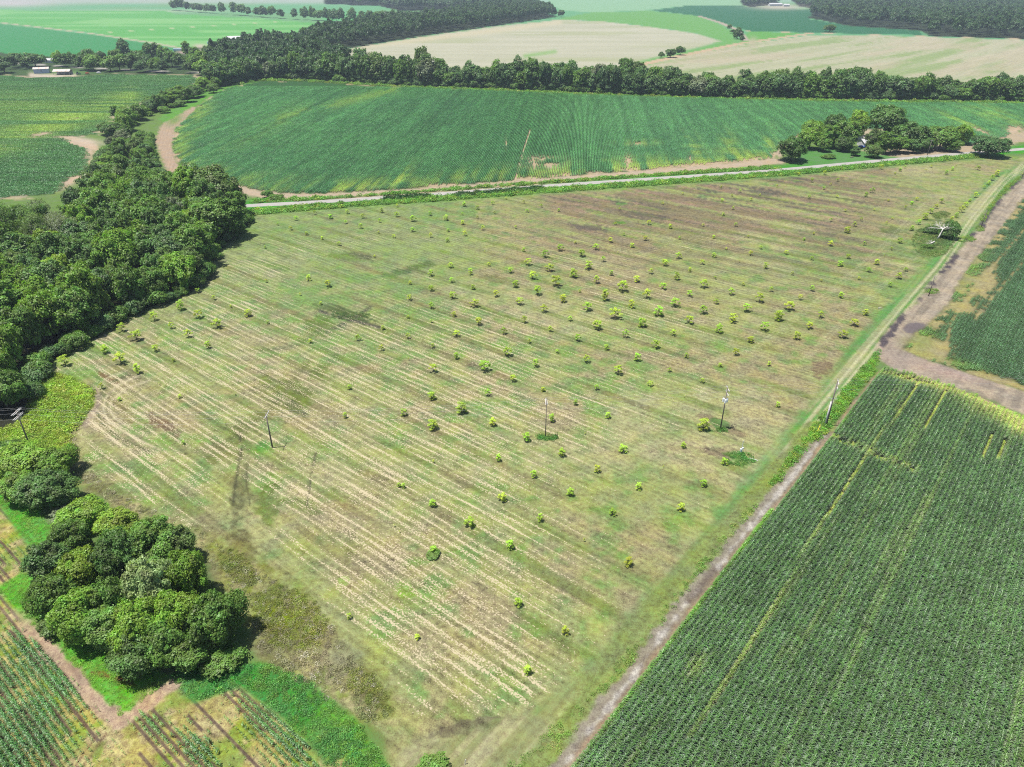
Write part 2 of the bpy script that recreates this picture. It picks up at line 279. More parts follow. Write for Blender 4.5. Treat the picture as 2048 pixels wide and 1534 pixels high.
SAPC = -3.70; SAPP = 10.82
def orchard_tone(X, Y, u, v):
    a, l = row(X, Y, AZ_O)
    n0 = fbm(X * .02, Y * .02, 1); n1 = fbm(X * .06, Y * .06, 2); n2 = fbm(a * .16, l * .03, 3); n3 = fbm(X * .25, Y * .25, 4); n4 = fbm(a * .35, l * .05, 5)
    n7 = fbm(X * .55, Y * .55, 15, 5) * .6 + n4 * .4
    C = A(164, 172, 108)[None, :] * np.ones((len(X), 1))
    def mix(m, c):
        nonlocal C
        m = np.clip(m, 0, 1)[:, None]; C = C * (1 - m) + np.asarray(c)[None, :] * m
    mix(ss(.42, .66, n1 * .6 + n2 * .4) * .8, A(172, 158, 120)); mix(ss(.5, .68, n0 * .4 + n3 * .6) * .8, A(122, 160, 84))
    mix(.55 * ss(.56, .72, fbm(X * .04, Y * .04, 8)), A(190, 184, 138))
    top = ss(620, 380, v) * ss(1000, 1180, u) * ss(1900, 1650, u)
    mix(top * ss(.40, .60, n2) * .85, A(138, 122, 98)); mix(top * ss(.55, .68, n4) * .7, A(172, 144, 122)); mix(top * ss(.6, .72, fbm(a * .3, l * .04, 9)) * .8, A(98, 95, 85))
    mix(ss(780, 480, v) * ss(1050, 800, u) * .5, A(128, 162, 96))
    cc = ((a - SAPC) / SAPP) % 1.0; dr = np.minimum(cc, 1 - cc) * SAPP
    strip = ss(2.2, .4, dr + (n3 - .5) * 2.6)
    mix(strip * ss(.42, .62, fbm(a * .1, l * .05, 6)) * .5, A(128, 116, 80)); mix(strip * ss(.50, .64, fbm(a * .1, l * .06, 7)) * .5, A(118, 150, 62))
    # damp hollows and old growth
    for (cu, cv, ru, rv, an, c, k) in [(590, 785, 50, 30, 28, (108, 124, 54), .8), (585, 812, 44, 12, 30, (84, 80, 72), .9), (560, 800, 70, 30, 30, (128, 142, 66), .6), (640, 740, 30, 14, -40, (112, 126, 62), .6), (500, 850, 50, 24, -30, (122, 132, 68), .6), (470, 900, 40, 30, 0, (120, 124, 72), .5),
            (700, 632, 46, 9, 18, (88, 84, 74), .9), (690, 628, 62, 16, 12, (98, 118, 66), .8), (640, 655, 40, 20, 0, (104, 130, 60), .7), (720, 512, 34, 7, 12, (96, 104, 70), .8), (690, 515, 40, 8, 10, (112, 142, 60), .7),
            (560, 535, 40, 8, 14, (104, 138, 60), .7), (830, 535, 46, 9, -16, (92, 116, 60), .8), (790, 548, 40, 8, -10, (98, 136, 66), .6), (490, 960, 9, 60, 4, (100, 102, 62), .5), (472, 1010, 14, 60, 4, (96, 98, 62), .55),
            (620, 960, 5, 50, 8, (100, 102, 66), .5), (700, 1090, 10, 60, 10, (116, 124, 72), .35), (540, 1000, 30, 40, 0, (104, 128, 52), .7), (600, 1010, 50, 18, 20, (110, 132, 60), .6), (430, 905, 40, 30, 30, (128, 122, 74), .6),
            (330, 850, 40, 14, 30, (128, 104, 80), .8), (215, 755, 26, 6, 30, (128, 98, 70), .8), (930, 1455, 130, 16, -14, (112, 104, 82), .85), (920, 1500, 40, 10, 0, (104, 96, 84), .7), (1010, 1440, 60, 10, -15, (108, 126, 70), .7),
            (1440, 905, 36, 12, 15, (118, 96, 82), .6), (1440, 850, 60, 10, 25, (134, 112, 92), .6), (1650, 740, 30, 20, 0, (136, 112, 92), .7), (1730, 690, 20, 9, 10, (118, 128, 62), .7), (1785, 462, 26, 7, 5, (104, 124, 62), .8),
            (1440, 848, 22, 12, 0, (74, 132, 60), .7), (1090, 876, 24, 8, 0, (70, 140, 56), .8), (525, 893, 16, 12, 0, (98, 158, 74), .7), (810, 1180, 26, 16, 20, (138, 176, 66), .7), (690, 1160, 16, 12, 0, (150, 184, 86), .6),
            (840, 1215, 40, 14, 20, (150, 178, 92), .5), (560, 1230, 66, 46, 30, (122, 134, 42), 1.0), (530, 1160, 50, 30, 40, (128, 134, 62), .8), (600, 1280, 40, 26, 30, (134, 150, 62), .6), (480, 1100, 40, 30, 50, (110, 106, 62), .7),
            (710, 1350, 34, 26, 40, (112, 110, 62), .8), (745, 1385, 36, 18, 50, (96, 96, 46), .9), (690, 1310, 40, 24, 20, (142, 148, 108), .7), (640, 1220, 30, 20, 0, (154, 158, 120), .6), (410, 1080, 50, 20, 40, (136, 128, 88), .6),
            (1020, 1365, 60, 14, 12, (236, 206, 170), .0), (1420, 860, 10, 6, 0, (80, 140, 60), .7), (1880, 470, 44, 34, 10, (92, 120, 60), .85), (1850, 500, 30, 20, 0, (98, 134, 62), .7), (1475, 918, 30, 16, 15, (96, 150, 62), .7),
            (1000, 560, 60, 8, 15, (108, 112, 62), .5), (1180, 455, 50, 7, 6, (98, 92, 84), .7), (1290, 430, 60, 6, 8, (94, 88, 82), .6), (1240, 445, 16, 4, 4, (100, 150, 52), .9), (1240, 408, 12, 4, 0, (100, 158, 62), .8)]:
        mix(ss(.40, .58, blob(u, v, cu, cv, ru * 1.25, rv * 1.25, an) * .75 + (n7 - .5) * 1.1) * ss(.04, .2, blob(u, v, cu, cv, ru * 1.3, rv * 1.3, an)) * k, A(*c))
    for ln, w_, c_, k_ in (([(262, 748), (222, 765), (200, 790), (193, 818), (203, 846), (235, 872), (300, 905)], 3.2, (118, 122, 78), .7), ([(250, 742), (212, 758), (188, 785), (180, 815), (190, 848), (225, 880), (290, 915)], 2, (202, 194, 150), .6), ([(280, 750), (236, 770), (212, 795), (206, 818), (216, 842), (250, 866), (320, 900)], 1.8, (214, 204, 164), .7), ([(300, 760), (250, 778), (224, 800), (219, 818), (230, 838), (262, 858)], 1.8, (210, 200, 160), .6), ([(480, 868), (482, 905), (472, 960), (466, 1010)], 3.2, (92, 92, 62), .6), ([(632, 905), (622, 960), (614, 1010)], 2.6, (92, 92, 66), .6), ([(498, 900), (492, 960), (500, 1010)], 2.2, (98, 98, 64), .5), ([(620, 720), (585, 760), (560, 800), (500, 850), (455, 880)], 6, (116, 122, 70), .5), ([(640, 655), (600, 690), (545, 700), (480, 700)], 4, (116, 130, 76), .4), ([(740, 615), (700, 640), (655, 665)], 4, (90, 92, 74), .6), ([(640, 622), (700, 640), (760, 655)], 3, (86, 84, 76), .6)):
        mix(seg(u, v, ln, w_) * ss(.34, .50, n7 + .06) * min(k_ * 1.5, 1), A(*c_))
    # the mower's path across the rows
    for ln in ([(1360, 740), (1500, 700), (1644, 592), (1720, 530), (1790, 465), (1850, 405)], [(1600, 724), (1682, 642), (1750, 580), (1826, 512)]):
        mix(seg(u, v, ln, 1.3) * .4, A(205, 205, 160)); mix(seg(u, v, [(x + 7, y + 3) for x, y in ln], 1.1) * .35, A(205, 205, 160))
    straw = .50 + .50 * ss(1250, 980, u) * ss(560, 680, v) * ss(250, 420, v + u * .2) + .12 * ss(1500, 1000, u) + .35 * ss(.5, .7, fbm(X * .03, Y * .03, 14)) * ss(1700, 1300, u)
    straw *= ss(.6, 2.2, dr + .8) * .5 + .5; straw *= ss(395, 470, v - (u - 1000) * -.05)
    straw += 1.1 * blob(u, v, 1030, 1368, 46, 13, 12) + .5 * blob(u, v, 1000, 1330, 60, 16)
    straw *= 1 - .95 * np.clip(blob(u, v, 560, 1230, 130, 110, 40) + blob(u, v, 720, 1370, 80, 60, 40) + blob(u, v, 480, 1050, 60, 80), 0, 1) ; straw *= ss(1500, 1400, v)
    return C, np.clip(straw, 0, 1.2), np.clip(.42 + .1 * n1, 0, 1), .42 + 0 * a

def build_ground():
    us = np.concatenate([np.arange(-560, -20, 10), np.arange(-20, 2070, 2.9), np.arange(2070, 2640, 10)])
    vs = np.concatenate([np.arange(-50, 1545, 2.6), np.arange(1545, 1960, 10)])
    U, V = np.meshgrid(us, vs); shp = U.shape; u = U.ravel(); v = V.ravel(); X, Y = at(u, v)
    n = len(u); C = np.tile(A(120, 176, 116), (n, 1)); C[v > 140] = A(118, 150, 76); feel = np.zeros((n, 3)); feel[:, 1] = .2
    a0, l0 = row(X, Y, AZ_C); rows = np.stack([a0, l0], 1); cls = np.zeros(n, int)
    def put(m, c, k=None, straw=None, grain=None, line=None, az=None):
        nonlocal C
        m = np.clip(m, 0, 1); idx = np.nonzero(m > 0.002)[0]; mm = m[idx][:, None]
        c = np.asarray(c); c = c[None, :] if c.ndim == 1 else c[idx]
        C[idx] = C[idx] * (1 - mm) + c * mm
        for j, q in enumerate((straw, grain, line)):
            if q is not None:
                qq = q if np.isscalar(q) else np.asarray(q)[idx]; feel[idx, j] = feel[idx, j] * (1 - mm[:, 0]) + qq * mm[:, 0]
        s = m > .5
        if k is not None: cls[s] = k
        if az is not None: aa, ll = row(X[s], Y[s], az); rows[s, 0] = aa; rows[s, 1] = ll
    nz = fbm(X * .12, Y * .12, 60); nz2 = fbm(X * .4, Y * .4, 61); nzL = fbm(X * .012, Y * .012, 62); nzF = fbm(X * .004, Y * .004, 63, 3)
    def M(key, soft=1.0, warp=1.5, fine=True):
        s = sdist(PG[key], X, Y); return ss(-soft, soft, s + ((nz if not fine else nz2) - .5) * 2 * warp)
    def Ln(key, wdt, soft=.8, warp=.8):
        d = ldist(LN[key], X, Y); return ss(soft, -soft, d - wdt / 2 + (nz2 - .5) * 2 * warp)
    aC, lC = row(X, Y, AZ_C); aM, lM = row(X, Y, AZ_M); aL, lL = row(X, Y, AZ_L)
    # far plain
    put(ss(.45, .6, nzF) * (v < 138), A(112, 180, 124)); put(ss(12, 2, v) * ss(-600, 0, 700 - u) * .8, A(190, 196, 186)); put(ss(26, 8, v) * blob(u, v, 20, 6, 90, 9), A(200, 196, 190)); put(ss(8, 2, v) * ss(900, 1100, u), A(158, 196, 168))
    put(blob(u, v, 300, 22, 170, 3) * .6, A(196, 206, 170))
    put(M('green1', 4, 4, 0), A(104, 186, 92), 5, grain=.08, line=.12, az=80); put(M('green1', 4, 4, 0) * ss(.5, .62, fbm(aL * .02, lL * .003, 64)) * .7, A(150, 208, 128)); put(M('soy1', 4, 3, 0), A(70, 158, 92), 4, grain=.12, line=.1)
    put(M('green2', 4, 3, 0), A(104, 184, 112), 5, line=.1); put(M('paleTop', 6, 8, 0), A(150, 198, 150), 5)
    put(M('farsoy', 4, 4, 0), A(52, 122, 80), 4, grain=.15, line=.12); put(M('beige1', 7, 12, 0), A(206, 204, 178), 6, grain=.08, line=.4, az=84)
    put(M('beige1', 5, 5, 0) * ss(.42, .62, fbm(aL * .06, lL * .003, 69)) * .45, A(188, 190, 158)); put(M('beige1', 5, 5, 0) * ss(.5, .66, fbm(aL * .02, lL * .004, 65)) * .55, A(178, 186, 136)); put(M('beige1', 5, 5, 0) * seg(u, v, [(700, 95), (850, 78), (1000, 60), (1120, 44)], 5), A(214, 206, 172)); put(M('beige1', 5, 5, 0) * seg(u, v, [(1050, 112), (1110, 103)], 4) * .8, A(136, 186, 96))
    put(M('bright1', 9, 10, 0), A(118, 180, 92), 5, grain=.12, line=.3); put(M('tri', 4, 3, 0), A(108, 178, 78), 5, grain=.15)
    m = M('beige2', 5, 5, 0); put(m, A(196, 196, 162), 6, grain=.08, line=.5, az=44)
    a4, l4 = row(X, Y, 44); put(m * ss(.42, .62, fbm(a4 * .09, l4 * .003, 68)) * .5, A(176, 182, 140)); put(m * ss(.5, .66, fbm(a4 * .05, l4 * .004, 66)) * .75, A(150, 176, 108)); put(m * ss(.52, .66, fbm(a4 * .03, l4 * .006, 67)) * .6, A(204, 192, 164))
    for k_ in ('wood2', 'wood3', 'wood4', 'wood5', 'wood6'): put(M(k_, 5, 5, 0), A(52, 66, 40), 7)
    put(M('belt', 4, 5, 0), A(66, 92, 46), 7, grain=.3)
    for k_, wd, c in (('farmroad', 9, (196, 192, 160)), ('fieldroad', 7, (186, 204, 150)), ('toptrack', 11, (196, 180, 162)), ('diag', 14, (214, 188, 154)), ('cross', 8, (206, 190, 156))): put(Ln(k_, wd, 2.5, 2), A(*c), 3, grain=.1)
    put(blob(u, v, 1506, 85, 10, 10), A(190, 186, 150)); put(Ln('beltroad', 5, 1.5, .5), A(206, 198, 190), 3)
    put(np.clip(seg(u, v, [(62, 150), (92, 153), (120, 153)], 5) + seg(u, v, [(90, 152), (150, 150)], 3), 0, 1) * ss(.35, .5, nz2 + .2), A(226, 206, 190), 3, grain=.2); put(blob(u, v, 130, 145, 70, 6) * .6, A(122, 168, 88))
    put(blob(u, v, 400, 92, 14, 4), A(210, 196, 176), 3); put(blob(u, v, 366, 104, 14, 3), A(206, 180, 166), 3); put(blob(u, v, 1560, 14, 50, 5), A(206, 196, 176), 3)
    # verge of the road, centre field and its bare edges
    put(ss(13, 8, ldist(LN['road'], X, Y) + (nz - .5) * 6), A(82, 162, 52), 8, grain=.35)
    put(M('trackgrass', 1.5, 2), A(108, 168, 66), 8, grain=.35); put(Ln('rowedge', 15, 2, 2), A(206, 186, 158), 3, grain=.16, line=.1)
    yel, bare, s = crop_centre(X, Y, u, v); m = ss(-1.5, 1.5, s + (nz2 - .5) * 5); put(m, A(56, 104, 50), 4, grain=.2); put(m * np.clip(bare + .7 * yel, 0, 1), A(192, 176, 128)); put(m * bare, A(212, 188, 158))  # soil under the closed canopy toned dark green, its shade put into the colour
    put(M('midtrack', 1.2, 2), A(196, 172, 146), 3, grain=.22, line=.2, az=-20); put(M('midtrack') * blob(u, v, 350, 240, 18, 8, -30), A(128, 158, 82))
    yel, bare, s = crop_left(X, Y, u, v); m = ss(-1.5, 1.5, s + (nz2 - .5) * 5); put(m, A(58, 98, 44), 4, grain=.2); put(m * yel * .6, A(130, 168, 66)); put(np.clip(bare, 0, 1) * ss(-9, -5, s), A(212, 188, 160), 3)
    put(blob(u, v, 172, 282, 34, 6, 8) + blob(u, v, 190, 262, 16, 8) * .0, A(216, 198, 174), 3); put(blob(u, v, 306, 210, 14, 6), A(206, 182, 162), 3); put(blob(u, v, 258, 231, 10, 4), A(210, 186, 166), 3)
    put(M('yard', 1.5, 1), A(100, 156, 80), 8, grain=.14); put(M('yarddirt', 2, 3), A(198, 180, 150), 3, grain=.2); put(blob(u, v, 1735, 265, 14, 10) , A(206, 188, 160), 3)
    put(seg(u, v, [(1560, 312), (1556, 300), (1562, 285)], 5) * ss(.3, .5, nz2 + .1), A(206, 184, 160), 3)
    # orchard
    Co, st, gr, li = orchard_tone(X, Y, u, v); put(M('orchard', 1, 1.2), Co, 1, straw=st, grain=gr, line=li, az=AZ_O)
    put(M('orchard', 3, 2) * ss(20, 13, ldist(LN['road'], X, Y) + (nz - .5) * 6) * .7, A(126, 170, 84), straw=0.)
    put(M('orchard', 1, 1) * ss(14, 9, ldist(LN['road'], X, Y) + (nz - .5) * 3), A(90, 168, 52), 8)
    # rough ground at the left
    n5 = fbm(X * .22, Y * .22, 70); n6 = fbm(X * .5, Y * .5, 71)
    Cb = np.tile(A(162, 158, 112), (n, 1)); 
    for t_, c in ((ss(.45, .62, n5), (138, 150, 80)), (ss(.52, .66, n6) * .7, (188, 176, 138)), (ss(.56, .70, fbm(X * .13, Y * .13, 72)) * .6, (124, 118, 78)), (blob(u, v, 560, 1230, 80, 60, 35), (124, 138, 42)), (blob(u, v, 740, 1380, 50, 26, 50) * .9, (98, 98, 46)), (blob(u, v, 690, 1320, 40, 30), (150, 150, 112)), (blob(u, v, 440, 1120, 24, 40, -30), (140, 148, 66))):
        tt = t_[:, None]; Cb = Cb * (1 - tt) + A(*c)[None] * tt
    put(M('brushdry', 2.5, 3), Cb, 2, straw=0., grain=.55, line=.0)
    put(M('brushlime', 1.5, 2), A(140, 172, 46), 2, grain=.5, straw=0.); put(blob(u, v, 120, 725, 34, 12, 10), A(158, 184, 92)); put(seg(u, v, [(192, 780), (198, 805), (170, 850)], 7) * .8, A(178, 160, 142))
    # mown way beside the orchard
    m = M('mow', 2.2, 1.6); nl = fbm(aC * .35, lC * .01, 73); Cm = np.tile(A(142, 166, 98), (n, 1)); sdm = sdist(PG['mow'], X, Y)
    for t_, c in ((ss(.48, .62, nl), (172, 178, 122)), (ss(.52, .64, fbm(aC * .6, lC * .012, 74)) * .7, (108, 158, 84)), (ss(5, 1.5, sdm) * ss(1150, 1000, v) * ss(.42, .55, fbm(X * .08, Y * .08, 75)) * .75, (94, 160, 80)),
                  (seg(u, v, [(1465, 1010), (1700, 725), (1850, 560), (2000, 385)], 14) * .0, (0, 0, 0)), (ss(1250, 1450, v) * .7, (170, 164, 118)), (ss(.50, .60, fbm(aC * .9, lC * .01, 79)) * .55, (196, 190, 146))):
        tt = np.clip(t_, 0, 1)[:, None]; Cm = Cm * (1 - tt) + A(*c)[None] * tt
    put(m, Cm, 1, straw=.0, grain=.3, line=.3, az=AZ_C)
    for rut in ([(1130, 1440), (1250, 1330), (1345, 1210), (1470, 1040), (1560, 925), (1690, 760), (1800, 628), (1880, 535), (1950, 432), (2010, 362), (2048, 330)],):
        for off in (-.95, .95):
            R = []
            for i, q in enumerate(rut):
                x, y = pt(*q); R.append((x + off * cos(radians(39)), y - off * sin(radians(39))))
            d = np.full(n, 1e9); s_ = m > 0; xs, ys = X[s_], Y[s_]; dd = np.full(xs.shape, 1e9)
            for i in range(1, len(R)):
                ax, ay = R[i - 1]; bx, by = R[i]; ex, ey = bx - ax, by - ay; t = np.clip(((xs - ax) * ex + (ys - ay) * ey) / (ex * ex + ey * ey), 0, 1)
                dd = np.minimum(dd, (xs - ax - t * ex) ** 2 + (ys - ay - t * ey) ** 2)
            d[s_] = np.sqrt(dd); put(ss(.6, .2, d) * .7 * ss(.25, .45, nz + .15), A(214, 210, 168))
    # weeds, ditch and dirt lane
    sg = ldist(LN['gravel'], X, Y); put(ss(7.0, 4.5, sg + (nz - .5) * 3) * ss(700, 800, v), A(142, 158, 88), 8, straw=0., grain=.5)
    put(ss(2.3, 1.3, sg + (nz2 - .5) * 2.5) * ss(820, 880, v), A(160, 152, 134), 3, grain=.4); put(ss(1.4, .6, sg + .6 + (nz2 - .5) * 2.2) * ss(840, 900, v), A(196, 190, 180), 3, grain=.55)
    put(seg(u, v, [(1430, 1140), (1380, 1200)], 7) * .6, A(108, 88, 76))
    md = M('dirt', 1.2, 1.2); nd = fbm(aC * .5, lC * .03, 76); Cd = np.tile(A(184, 170, 148), (n, 1))
    for t_, c in ((ss(.48, .62, nd), (160, 148, 130)), (ss(.5, .65, n5) * .6, (206, 190, 164)), (blob(u, v, 1800, 700, 60, 40) * .7, (168, 152, 142)), (seg(u, v, [(1760, 690), (1790, 650), (1840, 590), (1880, 530)], 9) * .5, (212, 190, 166)), (blob(u, v, 1900, 745, 80, 12, 14), (188, 166, 152))):
        tt = np.clip(t_, 0, 1)[:, None]; Cd = Cd * (1 - tt) + A(*c)[None] * tt
    put(md, Cd, 3, straw=0., grain=.28, line=.2, az=AZ_C); put(M('dirt') * blob(u, v, 1815, 684, 22, 16) * .6, A(158, 158, 96))
    dt = np.minimum(ldist(LN['ditch'], X, Y), ldist(LN['ditch2'], X, Y)); put(ss(1.6, .7, dt + (nz2 - .5) * 2.2) * ss(.42, .56, nz + .06), A(96, 88, 92), 3, grain=.5)
    put(ss(1.25, .9, np.hypot((u - 1832) / 24, (v - 656) / 11) + (nz2 - .5) * .5), A(128, 118, 118), 3, grain=.1)
    yel, bare, s = crop_soy(X, Y, u, v); m = ss(-1, 1, s + (nz2 - .5) * 2); put(m, A(74, 92, 48), 4, grain=.3, line=.2, az=AZ_C); put(m * np.clip(bare * 1.3, 0, 1), A(182, 170, 118)); put(m * yel * .5, A(126, 158, 70))
    yel, bare, s = crop_corn(X, Y, u, v); m = ss(-.8, .8, s + (nz2 - .5) * 1.5); put(m, A(52, 56, 36), 4, straw=0., grain=.3); put(m * np.clip(bare * 1.2, 0, 1), A(190, 172, 116)); put(m * ss(2.6, 1.0, s), A(190, 166, 136))  # soil under the maize painted dark, shade of the gaps put into its colour
    # near left corner
    sdl = sdist([(-700, 1000), (0, 1010), (60, 1095), (50, 1140), (200, 1250), (350, 1350), (480, 1372), (560, 1430), (640, 1510), (700, 1640), (800, 2200), (-1500, 2200), (-1500, 1000)], X, Y)
    aO, lO = row(X, Y, AZ_O); m = ss(-1, 1, sdl + (nz2 - .5) * 2); Ct = np.tile(A(184, 172, 104), (n, 1)); ph = (aO / .97) % 1.0; wh = ((aO / .97) // 1).astype(int)
    for t_, c in ((ss(.42, .6, n5), (150, 168, 74)), (ss(.5, .64, n6), (198, 184, 128)), (ss(.35, .15, np.abs(ph - .5)) * (vn(wh * .77, lO * .06, 77) > .55) * .9, (112, 92, 82))):
        tt = np.clip(t_, 0, 1)[:, None]; Ct = Ct * (1 - tt) + A(*c)[None] * tt
    put(m, Ct, 4, straw=0., grain=.5, line=.25, az=AZ_O)
    for k_, c in (('lime1', (96, 178, 58)), ('lime2', (104, 182, 48)), ('lime3', (74, 150, 62))): put(M(k_, .8, .8), A(*c), 8, straw=0., grain=.45)
    put(M('lime3', .8, .8) * ss(560, 700, u) * .7, A(120, 176, 50)); put(M('lime2') * (seg(u, v, [(175, 1340), (230, 1355), (290, 1375)], 7) + seg(u, v, [(215, 1300), (245, 1340)], 5)) * ss(.4, .55, nz2), A(128, 92, 52))
    put(Ln('corner', 2.6, .5, .9) * ss(1200, 1280, v + (u > 230) * 50), A(196, 172, 146), 3, grain=.4); put(blob(u, v, 300, 1395, 36, 20, -40) * .8, A(206, 176, 138), 3, grain=.4)
    put(blob(u, v, 150, 1345, 26, 8, 50) * .6, A(128, 104, 92)); put(blob(u, v, 1160 - 480, 1530, 24, 12), A(196, 168, 122))
    for o_ in (0, 13): put(seg(u, v, [(150 + o_, 1532 + o_ * .3), (200 + o_, 1462 + o_ * .3)], 1.6) * .8, A(132, 92, 70))
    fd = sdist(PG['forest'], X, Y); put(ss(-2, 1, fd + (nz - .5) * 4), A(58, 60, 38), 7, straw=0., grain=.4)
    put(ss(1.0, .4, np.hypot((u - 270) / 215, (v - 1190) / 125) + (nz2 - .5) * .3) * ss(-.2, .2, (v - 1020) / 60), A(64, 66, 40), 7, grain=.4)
    # one mesh per kind of ground, cut from the same sheet
    Z = (fbm(X * .05, Y * .05, 80) - .5) * .10 * (Y < 900); co = np.stack([X, Y, Z], 1)
    h, wd = shp; idx = np.arange(n).reshape(h, wd); q = np.stack([idx[:-1, :-1], idx[1:, :-1], idx[1:, 1:], idx[:-1, 1:]], -1).reshape(-1, 4)
    fc = cls[q[:, 0]]; mat = ground_material(); N_ = {0: 'far_field', 1: 'mown_field', 2: 'rough_ground', 3: 'dirt_track', 4: 'crop_field', 5: 'grass_field', 6: 'fallow_field', 7: 'woodland_floor', 8: 'grass_verge'}
    for k_, nm in N_.items():
        f = q[fc == k_]
        if not len(f): continue
        used, inv = np.unique(f, return_inverse=True); me = bpy.data.meshes.new(nm)
        me.vertices.add(len(used)); me.vertices.foreach_set('co', co[used].ravel().astype(np.float32)); me.loops.add(len(f) * 4); me.loops.foreach_set('vertex_index', inv.ravel().astype(np.int32))
        me.polygons.add(len(f)); me.polygons.foreach_set('loop_start', np.arange(0, len(f) * 4, 4, dtype=np.int32)); me.update(calc_edges=True)
        at1 = me.attributes.new('tone', 'FLOAT_COLOR', 'POINT'); cc = np.ones((len(used), 4), np.float32); cc[:, :3] = C[used]; at1.data.foreach_set('color', cc.ravel())
        at2 = me.attributes.new('feel', 'FLOAT_VECTOR', 'POINT'); at2.data.foreach_set('vector', feel[used].astype(np.float32).ravel())
        r3 = np.zeros((len(used), 3), np.float32); r3[:, :2] = rows[used]; at3 = me.attributes.new('rows', 'FLOAT_VECTOR', 'POINT'); at3.data.foreach_set('vector', r3.ravel())
        me.materials.append(mat); me.polygons.foreach_set('use_smooth', np.ones(len(f), bool)); o = bpy.data.objects.new(nm, me); col.objects.link(o); o['kind'] = 'structure'
    # the country beyond, to the horizon
    me = bpy.data.meshes.new('ground'); S = 19000; me.from_pydata([(-S, -2000, -1.2), (S, -2000, -1.2), (S, S, -1.2), (-S, S, -1.2)], [], [(0, 1, 2, 3)])
    m2, nt, b = new_mat('distant_ground'); pos = N(nt, 'ShaderNodeNewGeometry').outputs['Position']
    nt.links.new(mixc(nt, ramp(nt, noise(nt, pos, .002, 5), .4, .6), A(104, 166, 100), A(180, 178, 140)), b.inputs['Base Color']); me.materials.append(m2)
    o = bpy.data.objects.new('ground', me); col.objects.link(o); o['kind'] = 'structure'
build_ground()

# the road, a slightly crowned strip a few millimetres proud of its verge
def strip(name, line, width, mat, z=.06, crown=.06, label=None):
    P = [pt(*q) for q in line]; pts = []
    for i in range(len(P) - 1):
        nseg = 14
        for k in range(nseg): t = k / nseg; pts.append((P[i][0] * (1 - t) + P[i + 1][0] * t, P[i][1] * (1 - t) + P[i + 1][1] * t))
    pts.append(P[-1]); pts = np.array(pts)
    for _ in range(12): pts[1:-1] = (pts[:-2] + pts[1:-1] * 2 + pts[2:]) / 4
    vv = []; ff = []
    for i, (x, y) in enumerate(pts):
        d = pts[min(i + 1, len(pts) - 1)] - pts[max(i - 1, 0)]; d = d / np.hypot(*d); nx, ny = -d[1], d[0]
        for s_, dz in ((-1.05, -.1), (-1, 0), (-.5, .7), (0, 1), (.5, .7), (1, 0), (1.05, -.1)):
            e = (vn(np.array(i * .37), np.array(s_ * 3.1), 5) - .5) * .3 if abs(s_) >= 1 else 0
            vv.append((x + nx * (s_ * width / 2 + e), y + ny * (s_ * width / 2 + e), z + (crown * dz if dz > 0 else dz * 1.5)))
    for i in range(len(pts) - 1):
        for j in range(6): a_ = i * 7 + j; ff.append((a_, a_ + 1, a_ + 8, a_ + 7))
    me = bpy.data.meshes.new(name); me.from_pydata(vv, [], ff); me.materials.append(mat); o = bpy.data.objects.new(name, me); col.objects.link(o); o['kind'] = 'structure'; return o
def road_mat():
    m, nt, b = new_mat('worn_road'); pos = N(nt, 'ShaderNodeNewGeometry').outputs['Position']
    n1 = noise(nt, pos, .35, 5); n2 = noise(nt, pos, 4, 3); c = mixc(nt, ramp(nt, n1, .35, .65), A(196, 196, 190), A(222, 214, 206)); c = mixc(nt, mathn(nt, 'MULTIPLY', ramp(nt, n2, .3, .7), .35), c, A(168, 160, 150))
    nt.links.new(c, b.inputs['Base Color']); b.inputs['Roughness'].default_value = .9; return m
strip('road', LN['road'], 5.6, road_mat())
# ---------------------------------------------------------------- things, parts and meshes
def tag(o, label=None, cat=None, group=None, kind=None):
    if label: o['label'] = label
    if cat: o['category'] = cat
    if group: o['group'] = group
    if kind: o['kind'] = kind
    return o
def empty(name, loc, rz=0.0):
    o = bpy.data.objects.new(name, None); col.objects.link(o); o.location = loc; o.rotation_euler = (0, 0, rz); o.empty_display_size = .5; return o
def link(name, me, parent=None, loc=None):
    o = bpy.data.objects.new(name, me); col.objects.link(o)
    if parent: o.parent = parent
    if loc is not None: o.location = loc
    return o
def np_mesh(name, V, Q, mats, fattr=None, mi=None, smooth=False):
    """V (n,3) float, Q (m,4) quads"""
    me = bpy.data.meshes.new(name); me.vertices.add(len(V)); me.vertices.foreach_set('co', np.asarray(V, np.float32).ravel())
    Q = np.asarray(Q, np.int32); me.loops.add(Q.size); me.loops.foreach_set('vertex_index', Q.ravel()); me.polygons.add(len(Q))
    me.polygons.foreach_set('loop_start', np.arange(0, Q.size, Q.shape[1], dtype=np.int32))
    if mi is not None: me.polygons.foreach_set('material_index', np.asarray(mi, np.int32))
    if smooth: me.polygons.foreach_set('use_smooth', np.ones(len(Q), bool))
    me.update(calc_edges=True)
    if fattr is not None:
        a = me.attributes.new('leafv', 'FLOAT', 'FACE'); a.data.foreach_set('value', np.asarray(fattr, np.float32))
    for m in mats: me.materials.append(m)
    return me
